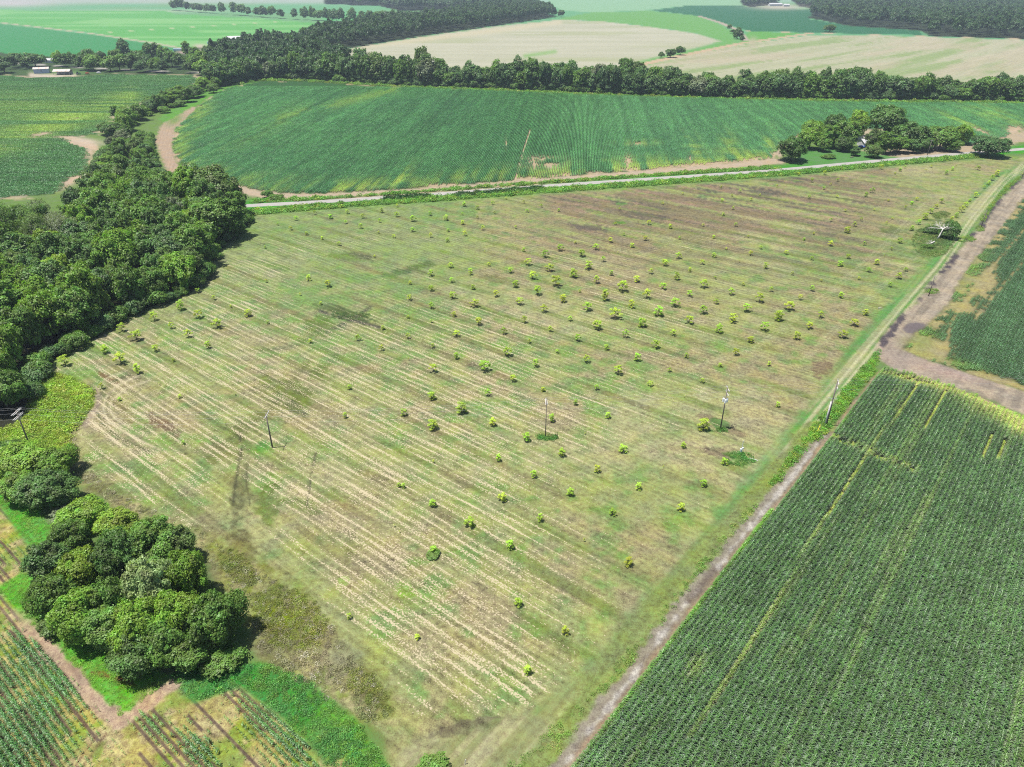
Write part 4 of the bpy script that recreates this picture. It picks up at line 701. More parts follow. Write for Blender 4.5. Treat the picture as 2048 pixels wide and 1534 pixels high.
# ---------------------------------------------------------------- saplings planted in the mown field
# crop: (x0,y0,scale): list of x,ybase,h
SAP = [
((500,380,5.68),"740,275,50 915,325,60 525,345,55 315,405,38 465,455,50 690,400,12 645,512,45 822,565,45 248,535,25 420,555,8 175,665,38 340,715,14 1105,270,55 1283,320,55 1090,382,45 1260,435,62 1500,255,62 1668,305,62 1672,195,42 1860,248,14 1852,355,72 1472,370,50 1675,425,28 1848,475,55 1460,492,30 1635,545,45 1840,603,28 1015,630,50 780,712,24 530,795,28 1415,765,32 1240,552,12 645,825,10 468,955,20 185,1050,40 668,1030,75 885,1100,80 1345,1095,18 1820,1072,45 570,1200,35 805,1305,45 522,1393,12 205,1520,42 1812,1250,65 1797,1458,38"),
((820,380,5.68),"230,292,60 405,238,32 410,345,68 595,285,38 615,185,58 765,220,50 940,168,48 1090,105,28 1292,150,40 960,272,40 768,328,42 600,395,58 980,380,28 830,455,60 1200,438,42 1372,362,24 1330,252,42 1488,195,42 1650,150,24 1690,245,42 1838,190,12 1975,412,18 245,422,20 435,475,40 237,538,58 425,590,52 622,520,62 848,565,22 848,712,28 1290,700,52 1705,690,80 1878,612,38 1535,765,90 1950,755,85 895,865,48 1340,852,85 1585,920,90 2025,900,100 460,880,62 237,975,75 690,960,75 1145,940,65 1395,1010,95 1855,990,105 1660,1090,125 475,1050,62 715,1130,62 240,1145,68 485,1230,82 1195,1105,88 1450,1190,112 1927,1165,42 1735,1275,98 978,1210,78 1245,1300,85 1520,1385,88 2015,1365,100 735,1325,92 245,1345,75 500,1435,60 780,1530,92 245,1505,42 1297,1505,85 1818,1485,58 1095,785,20 1470,620,20"),
((1140,340,5.68),"625,300,25 955,292,22 835,340,22 1163,332,14 1050,390,30 1280,275,26 1185,190,10 1715,208,35 1930,255,40 1838,300,32 1728,360,42 1625,408,16 1850,452,42 1740,522,40 1880,640,48 1510,640,35 562,455,35 295,578,22 515,622,32 372,690,22 895,618,55 1138,665,62 610,745,38 455,822,60 855,800,55 1243,790,42 1632,775,42 2022,768,35 1895,838,28 1487,845,18 1100,858,14 705,880,58 292,905,75 1370,922,26 1773,908,32 543,948,28 1230,1005,75 1635,990,55 378,1040,68 1075,1085,78 1500,1072,60 1923,1052,30 1790,1145,22 918,1178,65 1358,1158,60 470,1198,65 755,1270,78 1212,1245,95 1645,1240,40 300,1285,95 1965,1312,36 1055,1352,78 1512,1335,100 590,1378,130 1828,1415,82 1357,1435,72 870,1455,112 398,1478,128"),
((1460,310,5.68),"780,235,42 1073,225,55 925,310,58 1218,300,42 615,315,20 530,365,34 1140,348,36 1065,395,42 430,412,16 655,458,22 340,462,26 238,520,42 893,500,48 1213,485,34 1128,535,26 480,555,14 1045,570,12 1305,642,34 1218,702,24 1142,755,45 1488,750,50 1635,632,28 1410,812,58 1325,885,82 1613,430,68 1543,475,62 1875,468,16 1798,528,30 1990,615,48 1378,555,14 1842,735,28 1772,785,34 1712,160,55 1423,165,18 1928,185,45 1985,150,38 1872,220,28 1430,335,14 1048,820,18 948,905,32 838,975,42 1225,948,24 1138,1035,65 1522,1025,50 1920,1000,68 1830,1078,38 740,1048,24 635,1128,52 1030,1108,30 1432,1090,16 453,985,28 305,860,24 1749,1160,30 348,1068,44 233,1138,55 925,1195,52 1337,1175,58 1662,1245,72 1248,1262,68 1573,1330,55 1993,1320,50 1910,1405,75 1463,1415,38 705,1365,45 402,1290,75 1030,1440,34 1810,1495,55 525,1190,14 1368,1520,22 463,1550,60 925,1545,68"),
((1760,300,7.1),"722,250,42 648,298,34 1078,240,32 1022,290,58 938,345,70 1383,285,72 1650,375,100 1583,430,85 1535,495,68 1472,545,55 1318,320,20 1248,385,22 1185,440,24 1060,565,28 595,640,26 520,715,50 443,780,62 1350,675,85 1210,805,75 1150,885,105 1075,960,80 1015,1000,65 865,755,78 943,695,20 790,835,75 710,905,88 632,985,100 543,1060,82 447,1145,78 1270,735,50 578,345,28"),
((320,560,5.68),"430,145,60 98,260,28 240,340,118 440,430,95 655,540,105 615,225,58 808,318,42 1005,410,88 1228,505,52 135,550,75 325,650,95 548,775,92 155,930,45 392,1020,20 1365,868,28 1712,715,50 1590,185,42 1828,280,45 228,1340,45 858,1315,40 1545,375,14 920,125,14 1033,1005,22"),
((0,560,3.652),"895,375,65 1000,440,75 770,535,65 885,610,85 1010,680,75 1140,520,50 480,620,75 1130,295,68 1022,240,20 660,462,20 745,795,45 875,882,28 1165,770,22 1340,1200,30 1650,1060,25"),
((640,620,3.525),"270,215,45 445,138,32 435,285,42 622,200,40 963,185,45 795,265,32 960,345,50 625,355,22 798,435,60 1160,425,72 244,368,12 210,558,36 788,628,58 1183,605,50 1000,725,78 592,742,50 178,760,42 798,840,70 1217,815,55 385,268,14"),
((960,600,3.525),"1068,55,60 950,130,78 1258,112,72 822,205,68 1142,188,68 1025,262,58 168,238,50 495,222,40 688,290,55 348,302,32 195,392,60 890,350,42 1237,335,58 545,372,26 750,440,55 1108,428,58 390,468,55 975,522,65 232,572,48 443,645,34 1198,605,38 820,632,38 672,740,42 900,832,48 505,858,60 740,948,18"),
((1280,560,3.525),"245,185,62 140,252,75 445,235,60 345,305,58 535,168,38 840,155,70 1128,138,40 1048,212,65 750,222,58 652,298,65 970,285,78 873,355,65 1192,342,48 555,372,68 1103,418,60 232,390,45 775,440,48 672,528,50 1002,508,12 328,548,36 562,612,30 907,605,34 207,645,28 438,722,32 703,808,12 312,828,16 970,895,40"),
((1560,500,4.23),"513,402,50 340,572,60 850,382,22 722,550,52 622,640,62 528,742,68 388,830,16"),
((760,840,3.525),"378,303,28 135,470,32 165,478,36 375,610,50 632,750,62 862,570,55 835,290,52 1032,148,62 1083,402,52 1130,712,55 915,905,65 378,938,55 152,195,14 103,752,22 138,795,18"),
((1080,800,2.644),"862,155,65 757,252,30 437,275,42 115,297,42 302,380,40 238,187,16 553,165,12 519,472,38 652,360,16 863,453,34 162,505,40 743,583,42 383,608,36 973,340,36 232,748,22 468,873,42"),
((600,1100,2.926),"290,400,32 1278,325,45 688,520,28 1552,490,45 1330,722,48"),
]

S_ = []
for (x0, y0, s_), t_ in SAP:
    for e_ in t_.split():
        a_, b_, h_ = map(float, e_.split(',')); u, v = x0 + a_ / s_, y0 + b_ / s_; q = h_ / s_
        if any(hypot(u - g_[0], v - g_[1]) < 4 for g_ in S_): continue
        S_.append((u, v, q))
SAPLEAF = leaf_material('sapling_leaves', 'object', trans=.38, rough=.55, var=.4, hue=.018, spec=.25)
def sapling_proto(seed, kind):
    rg = np.random.default_rng(seed); mb = MB(); nb = {'tree': 9, 'bush': 12, 'sprig': 5}[kind]; C = []
    zt = {'tree': .34, 'bush': .12, 'sprig': .2}[kind]; mb.tube([(0, 0, 0), (.01, .01, zt), (.02, .0, .7)], [.022, .017, .006], 5)
    for i in range(nb):
        a = 2.4 * i + rg.uniform(-.4, .4); rr = {'tree': .27, 'bush': .22, 'sprig': .12}[kind] * rg.uniform(.55, 1.15); z = zt + (.95 - zt) * (i + .7) / nb * rg.uniform(.85, 1.05); rr *= 1 - .45 * max(0, (z - .6) / .4)
        c = np.array([rr * cos(a), rr * sin(a), min(z, .9)]); C.append(c); mb.tube([(0.01, 0, max(zt * .8, z - .22)), c * (.5, .5, .93), c], [.009, .006, .003], 4, cap=False)
    C.append(np.array([0, 0, .86])); n = {'tree': 900, 'bush': 1000, 'sprig': 320}[kind]; k = rg.integers(0, len(C), n); d = rg.normal(size=(n, 3)); d /= np.linalg.norm(d, axis=1, keepdims=True); P = np.array(C)[k] + d * (rg.uniform(.35, 1, n) * {'tree': .125, 'bush': .13, 'sprig': .09}[kind])[:, None] * [1, 1, .8]
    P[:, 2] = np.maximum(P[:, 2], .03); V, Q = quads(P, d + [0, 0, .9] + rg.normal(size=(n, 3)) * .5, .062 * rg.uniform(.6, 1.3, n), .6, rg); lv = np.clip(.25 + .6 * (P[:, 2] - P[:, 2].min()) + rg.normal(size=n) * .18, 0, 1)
    return np_mesh('crown', V, Q, [SAPLEAF], lv), mb.mesh('trunk', BARK, smooth=True)
SP = {'tree': [sapling_proto(500 + i, 'tree') for i in range(4)], 'bush': [sapling_proto(520 + i, 'bush') for i in range(4)], 'sprig': [sapling_proto(540 + i, 'sprig') for i in range(3)]}
S_.sort(key=lambda q: -q[2]); MARKS = [((1091, 872), 'the pole with weeds at its foot'), ((545, 895), 'the lone pole in the left field part'), ((1441, 857), 'the power pole with the grey transformer'), ((1482, 905), 'the short meter post'), ((1880, 470), 'the bleached dead tree'), ((590, 785), 'the dark wet hollow in the field'), ((1585, 345), 'the lone dark farmyard tree'), ((1055, 1400), 'the bare sandy patch in the field'), ((505, 440), 'where the road meets the wood'), ((1750, 640), 'the bend of the dirt lane'), ((200, 775), 'the curl of the mown track'), ((1960, 400), 'the top right corner of the field')]
near_ = {}
for mi_, (m_, nm) in enumerate(MARKS):
    mx_ = pt(*m_); o_ = sorted((hypot(pt(u, v)[0] - mx_[0], pt(u, v)[1] - mx_[1]), i) for i, (u, v, q) in enumerate(S_[:300]))
    for rk, (_, i) in enumerate(o_[:3]):
        if i not in near_: near_[i] = ('nearest', 'second nearest', 'third nearest')[rk] + ' to ' + nm.replace('the power pole with the grey', 'the pole with the')
stuffV, stuffQ, stuffL, nv = [], [], [], 0
for i, (u, v, q) in enumerate(S_):
    x, y = pt(u, v); h = hgt(u, v, q * .96); kind = 'sprig' if h < 1.1 else ('bush' if (v > 830 or random.random() < .3) else 'tree'); k = random.randrange(len(SP[kind])); cr, tr = SP[kind][k]
    wd = h * {'tree': 1.5, 'bush': 1.5, 'sprig': 1.45}[kind] * random.uniform(.8, 1.15)
    if i < 300:
        size = 'large' if h > 3.3 else ('middling' if h > 2.0 else 'small'); where = 'on the near side of the power line' if v > 850 else ('in the top part of the field towards the road' if v < 470 else ('in the left part of the field towards the wood' if u < 700 else 'in the middle of the field'))
        e = empty('sapling', (x, y, 0), random.uniform(0, 6.28)); tag(e, ('%s lime green sapling %s' % (size, near_[i])) if i in near_ else '%s lime green sapling %s' % (size, where), 'sapling', 'lime green saplings planted in the mown field')
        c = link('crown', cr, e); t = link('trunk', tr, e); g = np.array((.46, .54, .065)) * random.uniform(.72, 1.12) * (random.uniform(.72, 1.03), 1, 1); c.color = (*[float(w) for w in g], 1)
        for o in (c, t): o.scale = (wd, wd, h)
    else:
        V = np.array([vv.co[:] for vv in cr.vertices]) * (wd, wd, h) + (x, y, 0); stuffV.append(V); n_ = len(V); stuffQ.append(np.arange(n_).reshape(-1, 4) + nv); nv += n_; stuffL.append([a.value for a in cr.attributes['leafv'].data])
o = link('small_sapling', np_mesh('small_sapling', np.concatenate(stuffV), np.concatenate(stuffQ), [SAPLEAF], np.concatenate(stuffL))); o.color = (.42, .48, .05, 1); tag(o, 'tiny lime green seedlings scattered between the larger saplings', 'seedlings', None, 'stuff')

# ---------------------------------------------------------------- scattered ground plants and crops
def instancer(name, protos, P, rz, sc, tint, idx, label, cat='crop'):
    """one object that sets copies of small plant meshes on points (only for what nobody could count)"""
    pc = bpy.data.collections.new(name + '_kinds')
    for i, me in enumerate(protos): o = bpy.data.objects.new('%s_kind_%02d' % (name, i), me); pc.objects.link(o)
    n = len(P); me = bpy.data.meshes.new(name); me.vertices.add(n); me.vertices.foreach_set('co', np.asarray(P, np.float32).ravel())
    def att(nm, ty, dat, key='value'): a = me.attributes.new(nm, ty, 'POINT'); a.data.foreach_set(key, np.asarray(dat).ravel())
    r3 = np.zeros((n, 3), np.float32); r3[:, 2] = rz; att('rt', 'FLOAT_VECTOR', r3, 'vector'); att('sc', 'FLOAT_VECTOR', np.asarray(sc, np.float32), 'vector'); c4 = np.ones((n, 4), np.float32); c4[:, :3] = tint; att('tc', 'FLOAT_COLOR', c4, 'color'); att('ix', 'INT', np.asarray(idx, np.int32))
    ng = bpy.data.node_groups.new(name, 'GeometryNodeTree'); ng.interface.new_socket('Geometry', in_out='INPUT', socket_type='NodeSocketGeometry'); ng.interface.new_socket('Geometry', in_out='OUTPUT', socket_type='NodeSocketGeometry')
    gi = ng.nodes.new('NodeGroupInput'); go = ng.nodes.new('NodeGroupOutput'); ip = ng.nodes.new('GeometryNodeInstanceOnPoints'); ci = ng.nodes.new('GeometryNodeCollectionInfo')
    ci.inputs['Collection'].default_value = pc; ci.inputs['Separate Children'].default_value = True; ci.inputs['Reset Children'].default_value = True; ip.inputs['Pick Instance'].default_value = True
    def na(nm, ty): a = ng.nodes.new('GeometryNodeInputNamedAttribute'); a.data_type = ty; a.inputs['Name'].default_value = nm; return a.outputs['Attribute']
    L = ng.links; L.new(gi.outputs[0], ip.inputs['Points']); L.new(ci.outputs[0], ip.inputs['Instance']); L.new(na('ix', 'INT'), ip.inputs['Instance Index']); L.new(na('rt', 'FLOAT_VECTOR'), ip.inputs['Rotation']); L.new(na('sc', 'FLOAT_VECTOR'), ip.inputs['Scale']); L.new(ip.outputs[0], go.inputs[0])
    o = link(name, me); md = o.modifiers.new('plants', 'NODES'); md.node_group = ng; tag(o, label, cat, None, 'stuff'); return o

def corn_mesh(seed, length=2.0, step=.185, h=2.2, nleaf=11, wide=.115, ll=.92, segs=3):
    """a stretch of one row of maize along local Y: stalks with arching leaves"""
    rg = np.random.default_rng(seed); V = []; Q = []; lv = []
    for j in range(int(length / step)):
        y0 = -length / 2 + (j + .5) * step + rg.normal() * .02; x0 = rg.normal() * .03; hh = h * rg.uniform(.9, 1.06); base = rg.uniform(-.35, .35)
        b = len(V)
        for z in (0, hh * .85):
            for a in (0, 2.1, 4.2): r = .02; V.append((x0 + r * cos(a), y0 + r * sin(a), z))
        for a in range(3): Q.append((b + a, b + (a + 1) % 3, b + 3 + (a + 1) % 3, b + 3 + a)); lv.append(.3)
        for i in range(nleaf):
            t = (i + 1) / nleaf; z = hh * (.34 + .54 * t); side = (0 if i % 2 else pi); a = base + side + rg.normal() * (.35 if t < .75 else .9); L_ = ll * rg.uniform(.8, 1.15) * (1 - .35 * abs(t - .6)) * (1 if t < .78 else .72); up = .62 + .75 * t * t; b = len(V); dx, dy = cos(a), sin(a); px_, py_ = -dy, dx
            for s_ in range(segs + 1):
                q = s_ / segs; r = L_ * (q ** .9) * .92; zz = z + L_ * (up * q - (1.25 + .25 * (1 - t)) * q * q * (1.15 if t < .85 else .7)); w_ = wide * (1 - .8 * q ** 2.2) * .5
                V.append((x0 + dx * r + px_ * w_, y0 + dy * r + py_ * w_, zz)); V.append((x0 + dx * r - px_ * w_, y0 + dy * r - py_ * w_, zz + .02 * (1 - q)))
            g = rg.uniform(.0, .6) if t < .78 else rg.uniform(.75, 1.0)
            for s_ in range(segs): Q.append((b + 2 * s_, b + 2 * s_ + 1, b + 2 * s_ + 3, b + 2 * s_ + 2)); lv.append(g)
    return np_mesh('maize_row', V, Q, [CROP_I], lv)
def bushy_mesh(seed, length, wdt, h, n, sz, low=.3):
    rg = np.random.default_rng(seed); x = rg.normal(size=n) * wdt * .33; y = rg.uniform(-length / 2, length / 2, n); z = h * (1 - (x / wdt) ** 2 * 1.2) * rg.uniform(low, 1.05, n) * (.85 + .3 * vn(y * 2.2, x * 0 + seed, 9)); P = np.stack([x, y, np.maximum(z, .05)], 1)
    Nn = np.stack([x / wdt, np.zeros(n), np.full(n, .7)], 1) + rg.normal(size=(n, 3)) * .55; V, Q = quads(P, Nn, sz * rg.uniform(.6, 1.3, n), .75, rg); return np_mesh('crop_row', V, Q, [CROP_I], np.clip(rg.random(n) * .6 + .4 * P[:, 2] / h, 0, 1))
def row_points(poly, az, sp_, step, box, jit=.03):
    """points every step metres along rows sp_ metres apart inside a pixel polygon"""
    P = np.array([pt(*q) for q in poly]); P[:, 0] = np.clip(P[:, 0], box[0], box[2]); P[:, 1] = np.clip(P[:, 1], box[1], box[3]); a, l = row(P[:, 0], P[:, 1], az)
    ai = np.arange(np.floor(a.min() / sp_), np.ceil(a.max() / sp_) + 1) * sp_; li = np.arange(l.min(), l.max(), step); Am, Lm = np.meshgrid(ai, li); Am = Am.ravel() + rng.normal(size=Am.size) * jit; Lm = (Lm + rng.uniform(-.5, .5, Lm.shape[1])[None, :] * step).ravel()
    t = radians(az); X = Am * cos(t) + Lm * sin(t); Y = -Am * sin(t) + Lm * cos(t); k = (X > box[0]) & (X < box[2]) & (Y > box[1]) & (Y < box[3]); return X[k], Y[k], Am[k], Lm[k]
def crop(name, protos, poly, az, sp_, step, box, fn, hfac, tint_fn, label, thr=.5, inset=0.0):
    X, Y, a, l = row_points(poly, az, sp_, step, box); u, v = px(X, Y); yel, bare, s_ = fn(X, Y, u, v); nzz = rng.random(len(X))
    k = (s_ > inset) & (bare < thr + .5 * (nzz - .5)) & (u > -260) & (u < 2320) & (v < 1800); X, Y, u, v, yel, bare, s_, a, l = (q[k] for q in (X, Y, u, v, yel, bare, s_, a, l)); n = len(X)
    hs = hfac * (1 - .28 * yel - (.78 if thr > .9 else .4) * np.clip(bare, 0, 1)) * (1 - .3 * ss(4, 0, s_)) * rng.uniform(.93, 1.07, n) * (.93 + .14 * fbm(X * .06, Y * .06, 90)); sc = np.stack([(.75 + .25 * hs) , np.full(n, 1.03), hs], 1)
    flip = rng.integers(0, 2, n) * pi; tint = tint_fn(X, Y, yel, bare, s_, a, l) * rng.uniform(.9, 1.1, (n, 1)); print(name, n)
    return instancer(name, protos, np.stack([X, Y, np.full(n, .0)], 1), -radians(az) + flip, sc, tint, rng.integers(0, len(protos), n), label)
def blend(a, b, t): t = np.clip(t, 0, 1)[:, None]; return np.array(a)[None] * (1 - t) + np.array(b)[None] * t
def t_corn(X, Y, yel, bare, s_, a, l):
    yel = np.clip(yel + bare * 1.2, 0, 1)
    c = blend((.080, .136, .062), (.066, .118, .056), fbm(X * .04, Y * .04, 91)); c = c * (1 + .45 * (vn(a * 1.03, l * .012, 92) - .45))[:, None]; y_ = np.clip(yel * .9, 0, 1)[:, None]; c = c * (1 - y_) + np.array((.30, .34, .10)) * y_; e = (ss(1.6, .5, s_) * (.35 + .9 * vn(l * .3, a * 0, 99)))[:, None]; return c * (1 - e) + np.array((.14, .28, .04)) * e
corn_protos = [corn_mesh(700 + i) for i in range(8)]
crop('maize_crop', corn_protos, PG['corn'], AZ_C, .97, 2.0, (8, 18, 260, 190), crop_corn, 1.0, t_corn, 'dense rows of tall dark green maize filling the near right field', thr=1.3, inset=.5)
def t_thick(c1, c2, cy, az_st=.25):
    def f(X, Y, yel, bare, s_, a, l):
        c = blend(c1, c2, fbm(X * .02, Y * .02, 93)); c = c * ((.84 + .32 * fbm(a * az_st, l * .012, 94)) * (.78 + .44 * vn(a * 1.03, l * .03, 98)) * (.84 + .32 * vn(a * .27, l * .004, 89)))[:, None]; y_ = np.clip(yel, 0, 1)[:, None]; return c * (1 - y_) + np.array(cy)[None] * y_
    return f
mid_protos = [corn_mesh(720 + i, 4.0, .40, 1.35, 6, .17, .52, 2) for i in range(6)]
crop('field_crop', mid_protos, PG['centre'], AZ_M, .97, 4.0, (-460, 300, 800, 760), crop_centre, 1.0, t_thick((.074, .205, .070), (.058, .170, .066), (.26, .40, .055)), 'rows of green crop covering the big field beyond the road', inset=.5)
soy_protos = [bushy_mesh(740 + i, 2.0, 1.0, .85, 150, .19) for i in range(6)]
crop('low_crop', soy_protos, PG['soy'], AZ_C, .97, 1.95, (90, 140, 330, 440), crop_soy, 1.0, t_thick((.070, .150, .058), (.054, .125, .052), (.18, .34, .05), .5), 'low dark green bushy crop beside the dirt lane', thr=.42, inset=.3)
left_protos = [bushy_mesh(760 + i, 5.0, 1.0, .8, 90, .42) for i in range(5)]
crop('left_field_crop', left_protos, PG['leftcrop'], AZ_L, 1.0, 4.9, (-560, 330, -120, 860), crop_left, 1.0, t_thick((.070, .180, .052), (.056, .155, .052), (.24, .38, .050)), 'low green crop covering the field at the upper left', thr=.5, inset=.5)
# thin young maize in the near left corner: single plants
single = [corn_mesh(780 + i, .2, .185, 1.25, 7, .085, .6, 3) for i in range(8)]
poly = [(-500, 1000), (0, 1012), (60, 1095), (50, 1138), (60, 1255), (236, 1440), (350, 1365), (400, 1400), (480, 1374), (560, 1430), (640, 1512), (700, 1640), (760, 2000), (-900, 2000)]
X, Y, a, l = row_points(poly, AZ_O, .97, .19, (-130, 20, -10, 140), .02); u, v = px(X, Y); d = crop_thin(X, Y, u, v); sdp = sdist(poly, X, Y); kk = (sdp > .4) & (rng.random(len(X)) < d * 1.25 * np.clip(.25 + 1.6 * vn(a / .97 * .77, l * .12, 95), 0, 1.2)) & (inside(PG['lime2'], X, Y) < -.3) & (inside(PG['lime3'], X, Y) < -.3) & (u > -200)
X, Y, d, a, l = X[kk], Y[kk], d[kk], a[kk], l[kk]; n = len(X); hh = np.clip(.45 + .75 * d, .3, 1.35) * rng.uniform(.8, 1.15, n); print('young', n)
instancer('young_maize', single, np.stack([X, Y, 0 * X], 1), -radians(AZ_O) + rng.normal(size=n) * .5, np.stack([hh, hh, hh], 1), blend((.115, .22, .045), (.062, .150, .045), d * 1.1) * rng.uniform(.8, 1.2, (n, 1)), rng.integers(0, 8, n), 'thin patchy rows of young maize in the near left corner')
# weeds, tall grass and scrub
def tuft(seed, n, h, spread, sz, up=.9):
    rg = np.random.default_rng(seed); r = spread * np.sqrt(rg.random(n)); a = rg.uniform(0, 6.28, n); z = h * rg.random(n) ** .7 * (1 - .55 * (r / spread) ** 2); P = np.stack([r * cos(1) * 0 + r * np.cos(a), r * np.sin(a), np.maximum(z, .03)], 1)
    V, Q = quads(P, np.stack([np.cos(a) * .4, np.sin(a) * .4, np.full(n, up)], 1) + rg.normal(size=(n, 3)) * .6, sz * rg.uniform(.5, 1.3, n), .6, rg); return np_mesh('tuft', V, Q, [LEAF_I], np.clip(rg.random(n) * .6 + .4 * P[:, 2] / h, 0, 1))
tufts = [tuft(800 + i, 46, .75, .75, .24) for i in range(6)]; big_tufts = [tuft(820 + i, 70, 1.1, 1.3, .42) for i in range(5)]
def weeds(name, polys, d, sc, tints, label, big=False, dens=1.0, box=(-260, 20, 420, 560), cond=None):
    Ps = []
    for poly in polys:
        W = np.array([pt(*q) for q in poly]); x0, y0 = np.maximum(W.min(0), box[:2]); x1, y1 = np.minimum(W.max(0), box[2:]); n = int((x1 - x0) * (y1 - y0) / (d * d)); x = rng.uniform(x0, x1, n); y = rng.uniform(y0, y1, n); sd_ = sdist(poly, x, y); k = sd_ > .2; Ps.append(np.stack([x[k], y[k], sd_[k]], 1))
    P = np.concatenate(Ps); SDW = P[:, 2]; u, v = px(P[:, 0], P[:, 1]); nn = fbm(P[:, 0] * .3, P[:, 1] * .3, 96); k = (nn > .5 - .35 * dens + .3 * rng.random(len(nn)) * (SDW < 3)) & (u > -150) & (u < 2200) & (v < 1750)
    if cond is not None: k &= cond(P[:, 0], P[:, 1], u, v)
    P = P[k]; nn = nn[k]; n = len(P); s_ = sc * rng.uniform(.6, 1.3, n) * (.6 + .9 * nn); t = fbm(P[:, 0] * .15, P[:, 1] * .15, 97); c = blend(tints[0], tints[1], (t - .35) * 3); r_ = rng.random(n) < .12; c[r_] = tints[2]; c *= rng.uniform(.8, 1.2, (n, 1)); print(name, n)
    return instancer(name, big_tufts if big else tufts, np.stack([P[:, 0], P[:, 1], 0 * nn], 1), rng.uniform(0, 6.28, n), np.stack([s_, s_, s_ * rng.uniform(.6, 1.2, n)], 1), c, rng.integers(0, 5, n), label, 'weeds')
VERGE = [[(502, 402), (600, 397), (700, 393), (1000, 370), (1300, 350), (1545, 333), (1560, 338), (1300, 353), (1000, 374), (700, 396), (505, 407)]]
VS = [(500, 420), (700, 406), (850, 396), (1000, 384), (1300, 363), (1560, 345), (1720, 330), (1900, 314), (1960, 309), (1960, 315), (1900, 321), (1720, 337), (1560, 352), (1300, 371), (1000, 393), (850, 404), (700, 414), (505, 430)]
weeds('roadside_weeds', VERGE + [VS], 1.0, 1.15, ((.16, .31, .050), (.12, .26, .045), (.28, .36, .06)), 'tall green weeds lining both sides of the road', True)
weeds('hedge', [[(768, 402), (830, 399), (832, 393), (770, 396)], [(830, 398), (862, 396), (862, 391), (830, 393)], [(915, 396), (1085, 380), (1085, 374), (915, 389)]], .75, 1.3, ((.026, .075, .020), (.036, .095, .024), (.08, .13, .03)), 'strips of dark green scrub along the near side of the road', True)
W1 = [[(1764, 692), (1755, 738), (1712, 790), (1655, 866), (1622, 890), (1560, 962), (1530, 980), (1600, 882), (1690, 775)], [(1500, 1010), (1520, 1010), (1440, 1100), (1300, 1285), (1180, 1425), (1100, 1534), (1040, 1600), (940, 1600), (1060, 1490), (1180, 1385), (1290, 1262), (1400, 1120)]]
weeds('lane_weeds', W1[:1], .62, .95, ((.16, .33, .035), (.10, .25, .035), (.30, .37, .05)), 'lush light green weeds between the mown way and the maize')
weeds('ditch_weeds', W1[1:], .75, .62, ((.20, .33, .055), (.15, .27, .05), (.36, .35, .11)), 'yellowish green weeds beside the pale gravel strip', dens=.75)
weeds('bramble', [PG['brushlime'], [(-60, 880), (0, 872), (90, 888), (140, 868), (150, 905), (120, 950), (0, 960)]], .55, 1.35, ((.26, .36, .040), (.18, .29, .036), (.32, .34, .07)), 'yellow green brambles between the wood and the mown field', dens=1.3)
weeds('dry_scrub', [PG['brushdry']], .62, .55, ((.27, .24, .145), (.19, .215, .085), (.42, .39, .31)), 'brownish dry weeds in the rough ground at the lower left', dens=.6)
weeds('olive_scrub', [[(505, 1190), (560, 1165), (620, 1190), (660, 1240), (640, 1290), (600, 1310), (540, 1290), (505, 1240)], [(690, 1330), (740, 1340), (790, 1400), (790, 1430), (740, 1415), (690, 1375)], [(430, 1090), (480, 1100), (520, 1150), (500, 1180), (440, 1140)]], .5, .6, ((.20, .24, .035), (.145, .175, .032), (.30, .30, .08)), 'olive green low scrub patches in the rough ground', dens=1.1)
weeds('lush_grass', [PG['lime1'], PG['lime2']], .5, .42, ((.19, .36, .040), (.14, .30, .04), (.22, .36, .05)), 'bright lime green grass round the near clump of trees', dens=1.4)
weeds('dark_grass', [PG['lime3']], .5, .62, ((.075, .22, .050), (.13, .27, .045), (.16, .32, .05)), 'deep green tall grass along the edge of the patchy maize', dens=1.4)
circ = lambda cu, cv, ru, rv: [(cu + ru * cos(a), cv + rv * sin(a)) for a in np.linspace(0, 6.28, 14)[:-1]]
weeds('post_weeds', [circ(1093, 874, 24, 8), circ(1478, 918, 34, 15), circ(1445, 862, 14, 7)], .6, .75, ((.07, .20, .035), (.10, .21, .03), (.12, .22, .03)), 'clumps of green weeds round the pole and post feet', dens=1.2)
weeds('field_scrub', [circ(1866, 482, 44, 32), circ(1882, 430, 20, 8), circ(700, 632, 44, 9)], .6, .62, ((.13, .20, .045), (.095, .165, .050), (.24, .24, .10)), 'rank growth in the damp hollows and round the dead tree', dens=1.0)
weeds('ditch_growth', [circ(1864, 583, 15, 6), circ(1932, 478, 22, 7), circ(1960, 458, 9, 7), [(1968, 446), (1990, 408), (2020, 376), (2048, 352), (2048, 346), (2012, 370), (1978, 412), (1958, 440)]], .7, .8, ((.17, .28, .045), (.12, .24, .045), (.33, .36, .06)), 'weeds along the ditch beside the dirt lane', dens=1.0)
# woods too far to count: many trees of a few kinds
far_protos = []
for i in range(6):
    V, Q, l_, C, Rr = crown_proto(900 + i, kind=('round', 'spread', 'round', 'tall', 'round', 'spread')[i], nl=22, leaves=900, size=.2); V = V * (1, 1, 1) + (0, 0, 1.15); far_protos.append(np_mesh('crown', V, Q, [LEAF_I], l_))
def wood(name, poly, d, label, hs=(22, 29), box=(-2500, 500, 3500, 6500)):
    S2 = scatter(poly, d, 2, 16000, box); S2 = [q for q in S2 if -150 < px(q[0], q[1])[0] < 2200]; n = len(S2); P = np.array([(x, y, 0) for x, y, q in S2]); h = rng.uniform(*hs, n) / 2.0; r = d * rng.uniform(.55, .8, n); t = rng.random(n); c = blend((.036, .080, .030), (.058, .112, .038), t); print(name, n)
    return instancer(name, far_protos, P, rng.uniform(0, 6.28, n), np.stack([r, r, h], 1), c, rng.integers(0, 6, n), label, 'wood')
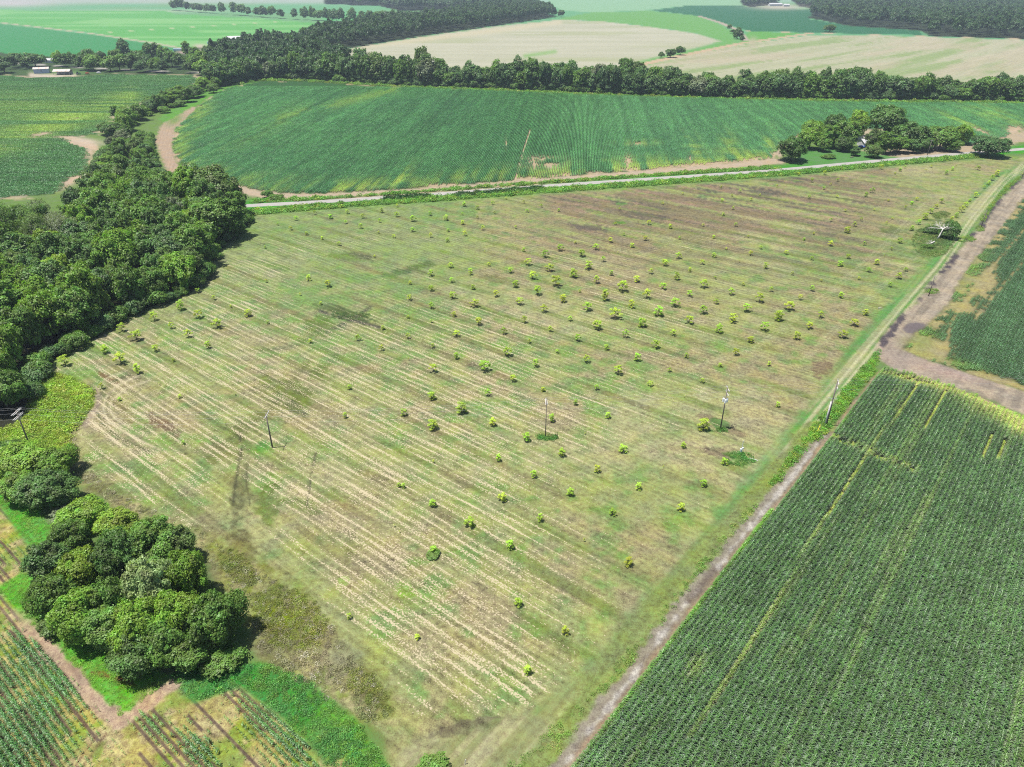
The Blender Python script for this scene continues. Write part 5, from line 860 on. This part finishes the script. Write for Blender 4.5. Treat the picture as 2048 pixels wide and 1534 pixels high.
wood('distant_wood', PG['wood2'], 11.5, 'dark wood slanting away behind the pale fallow field'); wood('distant_wood', PG['wood3'], 22, 'far wood at the top middle of the view', (24, 32)); wood('distant_wood', PG['wood4'], 16, 'large dark wood at the upper right', (23, 31)); wood('distant_wood', PG['wood5'], 20, 'small far wood left of the white sheds'); wood('distant_wood', PG['wood6'], 20, 'far wood right of the white sheds')
wood('distant_wood', [(455, 165), (520, 157), (600, 158), (680, 158), (700, 135), (640, 112), (680, 98), (610, 92), (520, 100), (450, 112), (420, 130), (430, 150)], 12, 'dense wood behind the left end of the long belt', (20, 27))

ug = [far_copy(m_) for m_, _, _ in PROTO['bush']]; UP = []; US = []; UT = []
for line_, st_, off_, hh_, ln_ in ((front, 3.6, 1.5, (4, 8), 1), ([(497, 440), (462, 474), (425, 507), (408, 552), (368, 588), (275, 621), (195, 665), (105, 718), (65, 757), (48, 810)], 3.0, 1.5, (2.5, 6), 0), ([(296, 280), (300, 310), (316, 350), (338, 388)], 3.2, .5, (2.5, 6), 0), ([(172, 425), (186, 385), (198, 345), (212, 305)], 3.2, .5, (3, 6), 0)):
    W_ = np.array([pt(*q) for q in line_]); s0 = np.r_[0, np.cumsum(np.hypot(*np.diff(W_, axis=0).T))]
    for s_ in np.arange(0, s0[-1], st_):
        x_, y_ = np.interp(s_, s0, W_[:, 0]) + random.uniform(-1.5, 1.5), np.interp(s_, s0, W_[:, 1]) + random.uniform(-1, 2.5); h_ = random.uniform(*hh_); UP.append((x_, y_, h_ * .38)); UR = h_ * random.uniform(.6, .9); US.append((UR, UR, h_ * .8)); UT.append(np.array(GREENS[random.choice(('dark', 'mid', 'mid', 'blue'))]))
instancer('undergrowth', ug, np.array(UP), rng.uniform(0, 6.28, len(UP)), np.array(US), np.array(UT), rng.integers(0, 4, len(UP)), 'bushy undergrowth along the foot of the wood and of the long belt', 'undergrowth')

weeds('field_margin_weeds', [[(470, 171), (520, 162), (600, 163), (800, 175), (1200, 191), (1500, 200), (1700, 205), (2048, 208), (2048, 204), (1700, 201), (1500, 197), (1200, 187), (800, 172), (600, 159), (520, 159), (460, 167)]], 2.2, 1.6, ((.16, .30, .045), (.11, .22, .045), (.26, .32, .07)), 'light green weeds along the far edge of the big green field', True, dens=.8, box=(-400, 500, 700, 900))
# ---------------------------------------------------------------- power line
WOOD = plain('weathered_pole_wood', (.13, .11, .095), .9, var=.5, scale=.8); ARM = plain('grey_crossarm_wood', (.46, .44, .43), .85, var=.2); METAL = plain('galvanised_metal', (.55, .57, .60), .45, .6, .15)
PORC = plain('grey_porcelain', (.42, .42, .45), .35, var=.1); CAN = plain('transformer_paint', (.62, .65, .68), .4, .1, .12); WIRE = plain('aluminium_wire', (.34, .35, .36), .5, .3, .1); WHITE = plain('white_paint', (.46, .46, .46), .6, var=.08, scale=.6)
YEL = plain('yellow_plastic', (.80, .62, .03), .5, var=.08)
def pole(X, Y, h, label, arms=1, al=3.2, rot=0.0, trans=0, stub=False, lower=False, r=.17, name='power_pole', dbl=False):
    e = empty(name, (X, Y, 0), rot); tag(e, label, 'power pole')
    MB().tube([(0, 0, -.4), (0, 0, h * .5), (0, 0, h)], [r, r * .85, r * .62], 10).obj('shaft', WOOD, e, smooth=True); tops = []
    for k in range(arms):
        z = h - .35 - k * 1.25; a_ = MB().box((r * .9 + .02, 0, z), (.11, al, .13)); 
        if dbl: a_.box((-r * .9 - .08, 0, z), (.11, al, .13))
        a_.tube([(r, 0, z - .75), (r + .06, al * .28, z - .05)], .03, 4).tube([(r, 0, z - .75), (r + .06, -al * .28, z - .05)], .03, 4); ar = a_.obj('crossarm', ARM, e, bevel=.015)
        for yy in (-al / 2 + .12, al * .18, al / 2 - .12): MB().tube([(r + .02, yy, z + .08), (r + .02, yy, z + .2), (r + .02, yy, z + .3), (r + .02, yy, z + .36)], [.04, .085, .07, .03], 7).obj('insulator', PORC, ar)
    for k in range(trans):
        a = k * 1.9 + 2.6; c = (cos(a) * .46, sin(a) * .46, h - 3.6); t = MB().tube([(c[0], c[1], c[2] - .5), (c[0], c[1], c[2] - .46), (c[0], c[1], c[2] + .38), (c[0], c[1], c[2] + .48)], [.24, .27, .27, .2], 12).obj('transformer', CAN, e, smooth=False)
        MB().tube([(c[0], c[1], c[2] + .48), (c[0], c[1], c[2] + .62), (c[0] + .04, c[1], c[2] + .8)], [.07, .05, .03], 6).obj('bushing', PORC, t)
    if lower: MB().tube([(-1.2, 0, h * .62), (1.1, 0, h * .62)], .045, 6).obj('lower_arm', METAL, e)
    if stub: MB().tube([(-.36, -.1, -.3), (-.24, -.05, h * .55)], [.2, .16], 9).obj('brace_pole', ARM, e, smooth=True)
    return e
PL = []
for (u, v, h, lab, kw) in [(62, 896, 10.6, 'power pole at the left edge with two doubled grey crossarms, its foot hidden in brambles', dict(arms=2, al=3.4, dbl=True, r=.19)), (545, 895, 9.7, 'dark bare power pole with one crossarm standing alone in the left of the mown field', dict(arms=1, al=3.4, r=.2)),
        (1091, 873, 10.4, 'slim power pole with a tuft of green weeds round its foot', dict(arms=1, al=2.9, r=.13, dbl=True)), (1441, 857, 11.9, 'power pole with two crossarms and grey transformers in the mown field', dict(arms=2, al=2.7, trans=3)), (1652, 852, 13.1, 'tall power pole with two crossarms and a thin lower arm beside the maize', dict(arms=2, al=2.6, rot=-.28, stub=True, lower=True, r=.21))]:
    x, y = pt(u, v); pole(x, y, h, lab, **kw); PL.append((x, y, h))
pole(152, 158, 12, 'power pole standing in the maize beyond the right edge', 2, 2.6); PL.append((152, 158, 12)); pole(-178, 141, 10.5, 'power pole beyond the left edge', 1, 3.2); PL.insert(0, (-178, 141, 10.5))
def wire(a, b, sag, label, r=.010):
    P = [(a[0] + (b[0] - a[0]) * t, a[1] + (b[1] - a[1]) * t, a[2] + (b[2] - a[2]) * t - 4 * sag * t * (1 - t)) for t in np.linspace(0, 1, 22)]
    tag(MB().tube(P, r, 4).obj('power_wire', WIRE), label, 'wire', 'wires of the power line')
for i in range(len(PL) - 1):
    a, b = PL[i], PL[i + 1]; nm = ('leftmost', 'second', 'third', 'fourth', 'fifth', 'rightmost')[i]
    for off, which in ((-1.3, 'near'), (.55, 'middle'), (1.3, 'far')): wire((a[0] + .17, a[1] + off, a[2] + .02), (b[0] + .17, b[1] + off, b[2] + .02), 1.0, '%s top wire in the %s span of the power line' % (which, nm))
    wire((a[0], a[1] - .2, a[2] - 2.2), (b[0], b[1] - .2, b[2] - 2.2), 1.1, 'lower wire in the %s span of the power line' % nm)
# meter post, marker, stakes
x, y = pt(1482, 906); e = empty('meter_post', (x, y, 0)); tag(e, 'short grey meter post with boxes and a forked top near the mown way', 'post'); MB().tube([(0, 0, -.2), (.02, 0, 3.5)], [.09, .07], 7).obj('post', ARM, e)
bx = MB().box((-.16, -.2, 1.0), (.5, .3, .75)).obj('meter_box', CAN, e, bevel=.03); MB().tube([(-.16, -.36, 1.12), (-.16, -.42, 1.12)], .12, 10).obj('meter_dial', METAL, bx); MB().box((.14, -.2, 1.5), (.34, .24, .4)).obj('switch_box', CAN, e, bevel=.02); MB().tube([(0, 0, 3.0), (-.3, .05, 3.35), (-.32, .05, 3.75)], .03, 5).tube([(0, 0, 3.0), (.26, 0, 3.3), (.28, 0, 3.75)], .03, 5).obj('fork', METAL, e)
x, y = pt(1634, 866); e = empty('guy_marker', (x, y, 0)); tag(e, 'yellow guy wire marker in the weeds below the tall power pole', 'guy marker'); MB().tube([(0, 0, .2), (.5, .35, 2.2)], .07, 7).obj('sleeve', YEL, e); MB().tube([(0, 0, -.1), (3.6, 2.6, 9.5)], .014, 4).obj('guy_wire', WIRE, e)
def pipe(u, v, L, a, r, lab, mat=None, name='pipe'): x, y = pt(u, v); tag(MB().tube([(x, y, r + .1), (x + L * cos(a), y + L * sin(a), r + .16)], r, 8).obj(name, mat or WHITE), lab, 'pipe')
pipe(1499, 917, 2.0, -.6, .07, 'white pipe lying in the weeds right of the meter post'); 
x, y = pt(930, 1529); tag(MB().tube([(x, y, 0), (x + .05, y + .1, .8), (x + .12, y + .1, 1.0)], .05, 7).obj('marker_stake', WHITE), 'white marker stake near the bottom edge', 'stake')
x, y = pt(1064, 946); tag(MB().tube([(x - .1, y, 0), (x - .12, y, 1.7)], .035, 6).obj('stake', METAL), 'thin grey stake beside a sapling below the weedy pole', 'stake')
x, y = pt(1756, 617); tag(MB().tube([(x, y, .1), (x + .8, y + .1, .25), (x + 1.6, y - .05, .15)], [.12, .06, .03], 6).tube([(x + .1, y, .2), (x - .2, y - .3, .5)], .05, 5).tube([(x + .5, y, .2), (x + .9, y + .6, .4)], .03, 4).obj('fallen_branch', PALEBARK), 'bleached white branch lying by the edge of the green mown strip', 'branch')
for (u, v, hp, lab) in [(1857, 592, 40, 'dark leaning pole at the edge of the dirt lane near the puddle'), (1962, 455, 35, 'dark pole by the dirt lane above the dead tree'), (2043, 357, 20, 'dark pole at the right edge by the dirt lane')]:
    x, y = pt(u, v); h = hgt(u, v, hp); e = empty('utility_pole', (x, y, 0)); tag(e, lab, 'pole'); MB().tube([(0, 0, -.3), (.12, 0, h)], [.17, .12], 8).obj('shaft', WOOD, e, smooth=True); MB().box((.1, 0, h * .72), (.26, .2, .9)).obj('conduit_box', WOOD, e, bevel=.02); MB().tube([(.1, 0, h - .1), (.14, 0, h + .15)], .06, 6).obj('pole_cap', METAL, e)
x, y = pt(1854, 311); h = hgt(1854, 311, 32); e = empty('power_pole', (x, y, 0)); tag(e, 'wooden pole with a small arm beside the farmhouse drive', 'power pole'); MB().tube([(0, 0, 0), (.5, 0, h)], [.2, .14], 8).obj('shaft', WOOD, e, smooth=True); MB().box((.5, 0, h - .5), (1.8, .14, .14)).obj('crossarm', ARM, e)

# ---------------------------------------------------------------- dead tree
x, y = pt(1876, 478); e = empty('dead_tree', (x, y, 0)); tag(e, 'bleached white dead tree with bare forked branches above dark bushes', 'dead tree')
def grow(mb, p, d, L, r, depth, rg):
    q = p + d * L; m_ = (p + q) / 2 + rg.normal(size=3) * L * .06; mb.tube([p, m_, q], [r, r * .8, r * .55], 5 if depth > 1 else 4, cap=False)
    if depth == 0: return
    for _ in range(rg.integers(2, 4)): nd = d + rg.normal(size=3) * .62; nd[2] = nd[2] * .6 + .12; nd /= np.linalg.norm(nd); grow(mb, q if rg.random() < .6 else m_, nd, L * rg.uniform(.55, .8), r * .5, depth - 1, rg)
rg = np.random.default_rng(5); tr = MB().tube([(-.2, 0, 0), (.3, .1, 1.6), (.7, .2, 3.2), (1.0, .3, 4.6)], [.36, .30, .25, .22], 9).obj('trunk', PALEBARK, e, smooth=True)
for d_, L_, r_ in (((-.9, .1, .10), 2.9, .16), ((.75, .1, .40), 2.5, .19), ((.9, -.2, .05), 1.9, .12), ((-.35, .5, .5), 2.3, .13), ((.3, .7, .4), 2.5, .13), ((-.6, .5, .3), 2.2, .12), ((-.2, .9, .3), 2.3, .11), ((.6, .7, .2), 2.2, .11)):
    mb = MB(); d = np.array(d_); d /= np.linalg.norm(d); grow(mb, np.array([.95, .3, 4.4]), d, L_, r_, 3, rg); mb.obj('branch', PALEBARK, e)
x2, y2 = pt(1853, 490); e = empty('fallen_tree', (x2, y2, 0)); tag(e, 'grey fallen trunk with tangled twigs lying at the foot of the dead tree', 'fallen trunk'); MB().tube([(0, 0, .3), (2.2, .9, .5), (4.4, 2.4, .7)], [.16, .24, .3], 7).obj('log', PALEBARK, e, smooth=True)
mb = MB(); 
for _ in range(9): d = rg.normal(size=3); d[2] = abs(d[2]) * .4; d /= np.linalg.norm(d); grow(mb, np.array([rg.uniform(0, 2), rg.uniform(-1.2, .6), .3]), d, 1.2, .07, 2, rg)
mb.obj('twigs', PALEBARK, e)
for (u, v, h, r, tone, lab) in [(1896, 476, 6.6, 4.4, 'dark', 'dark green bush right behind the dead tree'), (1900, 462, 5, 3.4, 'dark', 'dark bush at the upper right of the dead tree'), (1860, 466, 3.2, 3.2, 'dark', 'dull dark bush left of the dead tree'), (1853, 494, 1.3, 2.6, 'mid', 'low green bush left of the fallen trunk'), (1908, 462, 4.2, 2.2, 'dark', 'slim dark bush at the right edge of the dead tree thicket')]:
    x, y = pt(u, v); tree(x, y, h, r, tone, 'bush', lab, None, 'bush', 'bush')

# ---------------------------------------------------------------- farm buildings and machines
ROOFW = plain('white_sheet_roof', (.36, .36, .36), .5, .1, .12, .3); RUST = plain('rusty_sheet_roof', (.36, .33, .30), .7, .0, .15, .35, dirt=(.30, .17, .11)); BLUE = plain('blue_grey_sheet_wall', (.30, .36, .47), .6, var=.1); DARK = plain('dark_interior', (.03, .03, .03), .9); TRIMW = plain('white_trim', (.42, .42, .43), .6, var=.05)
GLASS = plain('window_glass', (.05, .06, .08), .15, var=.1); RED = plain('red_machine_paint', (.42, .07, .04), .5, var=.2); GRN = plain('green_machine_paint', (.03, .14, .05), .4, var=.15); TYRE = plain('tyre_rubber', (.02, .02, .02), .85); BLUEP = plain('blue_paint', (.05, .12, .42), .35, var=.1); TRBL = plain('pale_blue_paint', (.42, .52, .64), .5, var=.08)
def building(name, u, v, L, W, hw, hr, rz, wall, roof, label, cat, open_=False, wins=3, door=True, gable=None):
    """gabled building: L along local x, W across, wall height hw, ridge hr"""
    x, y = pt(u, v); e = empty(name, (x, y, 0), rz); tag(e, label, cat); a, b = L / 2, W / 2; mb = MB()
    if open_:
        for sx in np.linspace(-a + .2, a - .2, 4):
            for sy in (-b + .2, b - .2): MB().box((sx, sy, hw / 2), (.22, .22, hw)).obj('post', wall, e)
        MB().box((0, b - .3, hw / 2), (L - .5, .12, hw - .1)).obj('back_wall', wall, e)
    else:
        mb.poly([(-a, -b, 0), (a, -b, 0), (a, -b, hw), (-a, -b, hw)]).poly([(a, b, 0), (-a, b, 0), (-a, b, hw), (a, b, hw)]); mb.obj('wall', wall, e)
        for s_ in (-1, 1): MB().poly([(s_ * a, -s_ * b, 0), (s_ * a, s_ * b, 0), (s_ * a, s_ * b, hw), (s_ * a, 0, hr), (s_ * a, -s_ * b, hw)]).obj('gable_wall', gable or wall, e)
        if door: d_ = MB().box((-a - .03, 0, min(hw, 3) * .45), (.08, min(3.2, W * .4), min(hw, 3) * .9)).obj('door', TRIMW, e); MB().box((-a - .1, .5, 1.1), (.06, .08, .25)).obj('handle', METAL, d_)
        for k in range(wins): wx = -a + L * (k + 1) / (wins + 1); w_ = MB().box((wx, -b - .03, hw * .55), (1.3, .08, 1.1)).obj('window', TRIMW, e); MB().box((wx, -b - .08, hw * .55), (1.1, .04, .9)).obj('pane', GLASS, w_)
    ov = .45; t = .12; rf = MB()
    for s_ in (-1, 1):
        k = (hr - hw) / b; z0 = hw - ov * k; rf.poly([(-a - ov, s_ * (b + ov), z0 + t), (a + ov, s_ * (b + ov), z0 + t), (a + ov, 0, hr + t), (-a - ov, 0, hr + t)][::-s_ or 1]).poly([(-a - ov, s_ * (b + ov), z0), (a + ov, s_ * (b + ov), z0), (a + ov, 0, hr), (-a - ov, 0, hr)][::s_ or 1])
        rf.poly([(-a - ov, s_ * (b + ov), z0), (a + ov, s_ * (b + ov), z0), (a + ov, s_ * (b + ov), z0 + t), (-a - ov, s_ * (b + ov), z0 + t)])
    rf.tube([(-a - ov, 0, hr + t), (a + ov, 0, hr + t)], .1, 5); r_ = rf.obj('roof', roof, e); return e
building('shed', 85, 146, 15, 8, 4.6, 6.0, .35, BLUE, RUST, 'blue grey metal shed with a white end at the far left farm', 'shed', gable=TRIMW, wins=1)
building('open_barn', 127, 149, 17, 9, 3.6, 5.4, .12, ROOFW, RUST, 'open sided barn with a rusty white roof at the far left farm', 'barn', open_=True)
building('barn', 104, 125, 12, 8, 3, 4.6, 0, TRIMW, ROOFW, 'white roofed barn behind the trees of the far left farm', 'barn', wins=0)
building('house', 441, 95, 16, 9, 4, 6.2, .1, WHITE, ROOFW, 'small white house right of the long trailer beyond the tree belt', 'house')
building('barn', 478, 86, 34, 18, 6.5, 10, .3, WHITE, ROOFW, 'big white barn partly behind the tree belt', 'barn', wins=2)
building('shed', 1550, 12, 42, 16, 5.5, 8.5, .1, WHITE, ROOFW, 'long white shed at the far farm on the horizon side', 'shed', wins=2); building('shed', 1572, 13, 18, 12, 5, 7.5, 0, WHITE, ROOFW, 'small white shed right of the long white shed', 'shed', wins=1)
hs_ = building('farmhouse', 1742, 292, 15, 9, 2.8, 4.6, .12, WHITE, ROOFW, 'white roofed farmhouse half hidden between the farmyard trees', 'house', wins=4)
MB().box((3.2, 1.6, 4.6), (.6, .6, 1.3)).obj('chimney', RUST, hs_, bevel=.02)
building('garage', 1731, 281, 8, 6, 2.4, 3.6, .3, WHITE, RUST, 'small outbuilding behind the farmhouse', 'outbuilding', wins=1)
def wheel(e, c, r, w_, name='wheel'): o = MB().tube([(c[0], c[1] - w_ / 2, c[2]), (c[0], c[1] + w_ / 2, c[2])], r, 14).obj(name, TYRE, e, bevel=.03); MB().tube([(c[0], c[1] - w_ / 2 - .02, c[2]), (c[0], c[1] + w_ / 2 + .02, c[2])], r * .5, 10).obj('rim', METAL, o)
def vehicle(name, u, v, rz, label, cat, kind, paint):
    x, y = pt(u, v); e = empty(name, (x, y, 0), rz); tag(e, label, cat)
    if kind == 'tractor':
        MB().box((1.1, 0, 1.5), (2.4, .9, .9), taper=.9).obj('hood', paint, e, bevel=.08); c = MB().box((-.7, 0, 2.1), (1.5, 1.5, 1.7), taper=.88).obj('cab', GLASS, e, bevel=.05); MB().box((-.7, 0, 3.02), (1.7, 1.7, .16)).obj('cab_roof', paint, c, bevel=.04)
        for s_ in (-1, 1): wheel(e, (-.9, s_ * 1.15, .95), .95, .55); wheel(e, (1.7, s_ * .95, .6), .6, .35)
        MB().tube([(1.4, .25, 1.9), (1.4, .25, 2.9)], .06, 6).obj('exhaust', DARK, e)
    elif kind == 'implement':
        MB().tube([(-2.4, 0, 1.1), (2.4, 0, 1.1)], .14, 6).tube([(0, 0, 1.1), (0, -2.4, .9)], .12, 6).tube([(-2.2, .6, .9), (2.2, .6, .9)], .1, 6).obj('frame', paint, e)
        for s_ in (-2, -1, 0, 1, 2): MB().tube([(s_, .6, 1.0), (s_, 1.0, .3)], .06, 5).tube([(s_ - .08, 1, .4), (s_ + .08, 1, .4)], .4, 10).obj('disc', paint, e)
        MB().box((0, .2, 1.8), (3.6, .9, .9), taper=.8).obj('hopper', paint, e, bevel=.05)
        for s_ in (-1, 1): wheel(e, (s_ * 1.6, -.3, .5), .5, .3)
    elif kind == 'trailer':
        L = 13; MB().box((0, 0, 2.6), (L, 2.6, 2.7)).obj('trailer_box', paint, e, bevel=.06); MB().box((0, 0, 1.1), (L, 1.2, .25)).obj('chassis', DARK, e); cb = MB().box((L / 2 + 2.0, 0, 1.9), (2.3, 2.4, 2.4), taper=.86).obj('cab', BLUEP, e, bevel=.12); MB().box((L / 2 + 2.9, 0, 2.35), (.7, 2.0, .8)).obj('windscreen', GLASS, cb)
        for xx in (-L / 2 + 1, -L / 2 + 2.3, L / 2 + .2, L / 2 + 2.8):
            for s_ in (-1, 1): wheel(e, (xx, s_ * 1.15, .52), .52, .35)
    else:
        MB().box((0, 0, .72), (4.6, 1.8, .72)).obj('body', paint, e, bevel=.18); c = MB().box((-.2, 0, 1.32), (2.5, 1.6, .6), taper=.78).obj('cabin', GLASS, e, bevel=.1); MB().box((-.2, 0, 1.63), (1.8, 1.25, .05)).obj('car_roof', paint, c)
        for xx in (-1.4, 1.4):
            for s_ in (-1, 1): wheel(e, (xx, s_ * .85, .34), .34, .22)
        for s_ in (-1, 1): MB().box((2.3, s_ * .6, .8), (.06, .35, .18)).obj('headlight', TRIMW, e)
vehicle('tractor', 157, 149, .3, 'green tractor parked between the open barn and the trees of the far left farm', 'tractor', 'tractor', GRN); vehicle('farm_implement', 175, 149, .2, 'red farm implement parked right of the green tractor', 'farm implement', 'implement', RED)
vehicle('semi_trailer', 424, 89, .12, 'long white trailer with a dark cab in the grass beyond the tree belt', 'trailer', 'trailer', TRBL); vehicle('semi_trailer', 357, 103, .1, 'pale truck with a blue cab on the gravel by the far field road', 'truck', 'trailer', TRBL); vehicle('parked_car', 1722, 296, .3, 'blue car parked in the shade left of the farmhouse', 'car', 'car', BLUEP)
x, y = pt(198, 146); e = empty('boat', (x, y, 0), .2); tag(e, 'small upturned white boat by the far farm trees', 'boat'); MB().tube([(-2.4, 0, .35), (-1.5, 0, .5), (0, 0, .6), (1.6, 0, .5), (2.6, 0, .3)], [.5, .8, .9, .6, .1], 10).obj('hull', WHITE, e, smooth=True)
x, y = pt(1700, 315); tag(MB().tube([(x, y, .15), (x + 2, y + .1, .2)], [.4, .4], 10).obj('log', BARK), 'dark round log lying on the farmhouse lawn', 'log')
plant_trees()
# ---------------------------------------------------------------- the air
mb = MB(); mb.box((0, 8200, 51.4), (37000, 20000, 107.2)); m = bpy.data.materials.new('haze'); m.use_nodes = True; nt = m.node_tree; nt.nodes.remove(nt.nodes['Principled BSDF'])
pv = nt.nodes.new('ShaderNodeVolumePrincipled'); pv.inputs['Color'].default_value = (.70, .84, 1.0, 1); pv.inputs['Density'].default_value = HAZE; pv.inputs['Anisotropy'].default_value = .15; nt.links.new(pv.outputs[0], nt.nodes['Material Output'].inputs['Volume'])
o = mb.obj('haze', m); o['kind'] = 'stuff'
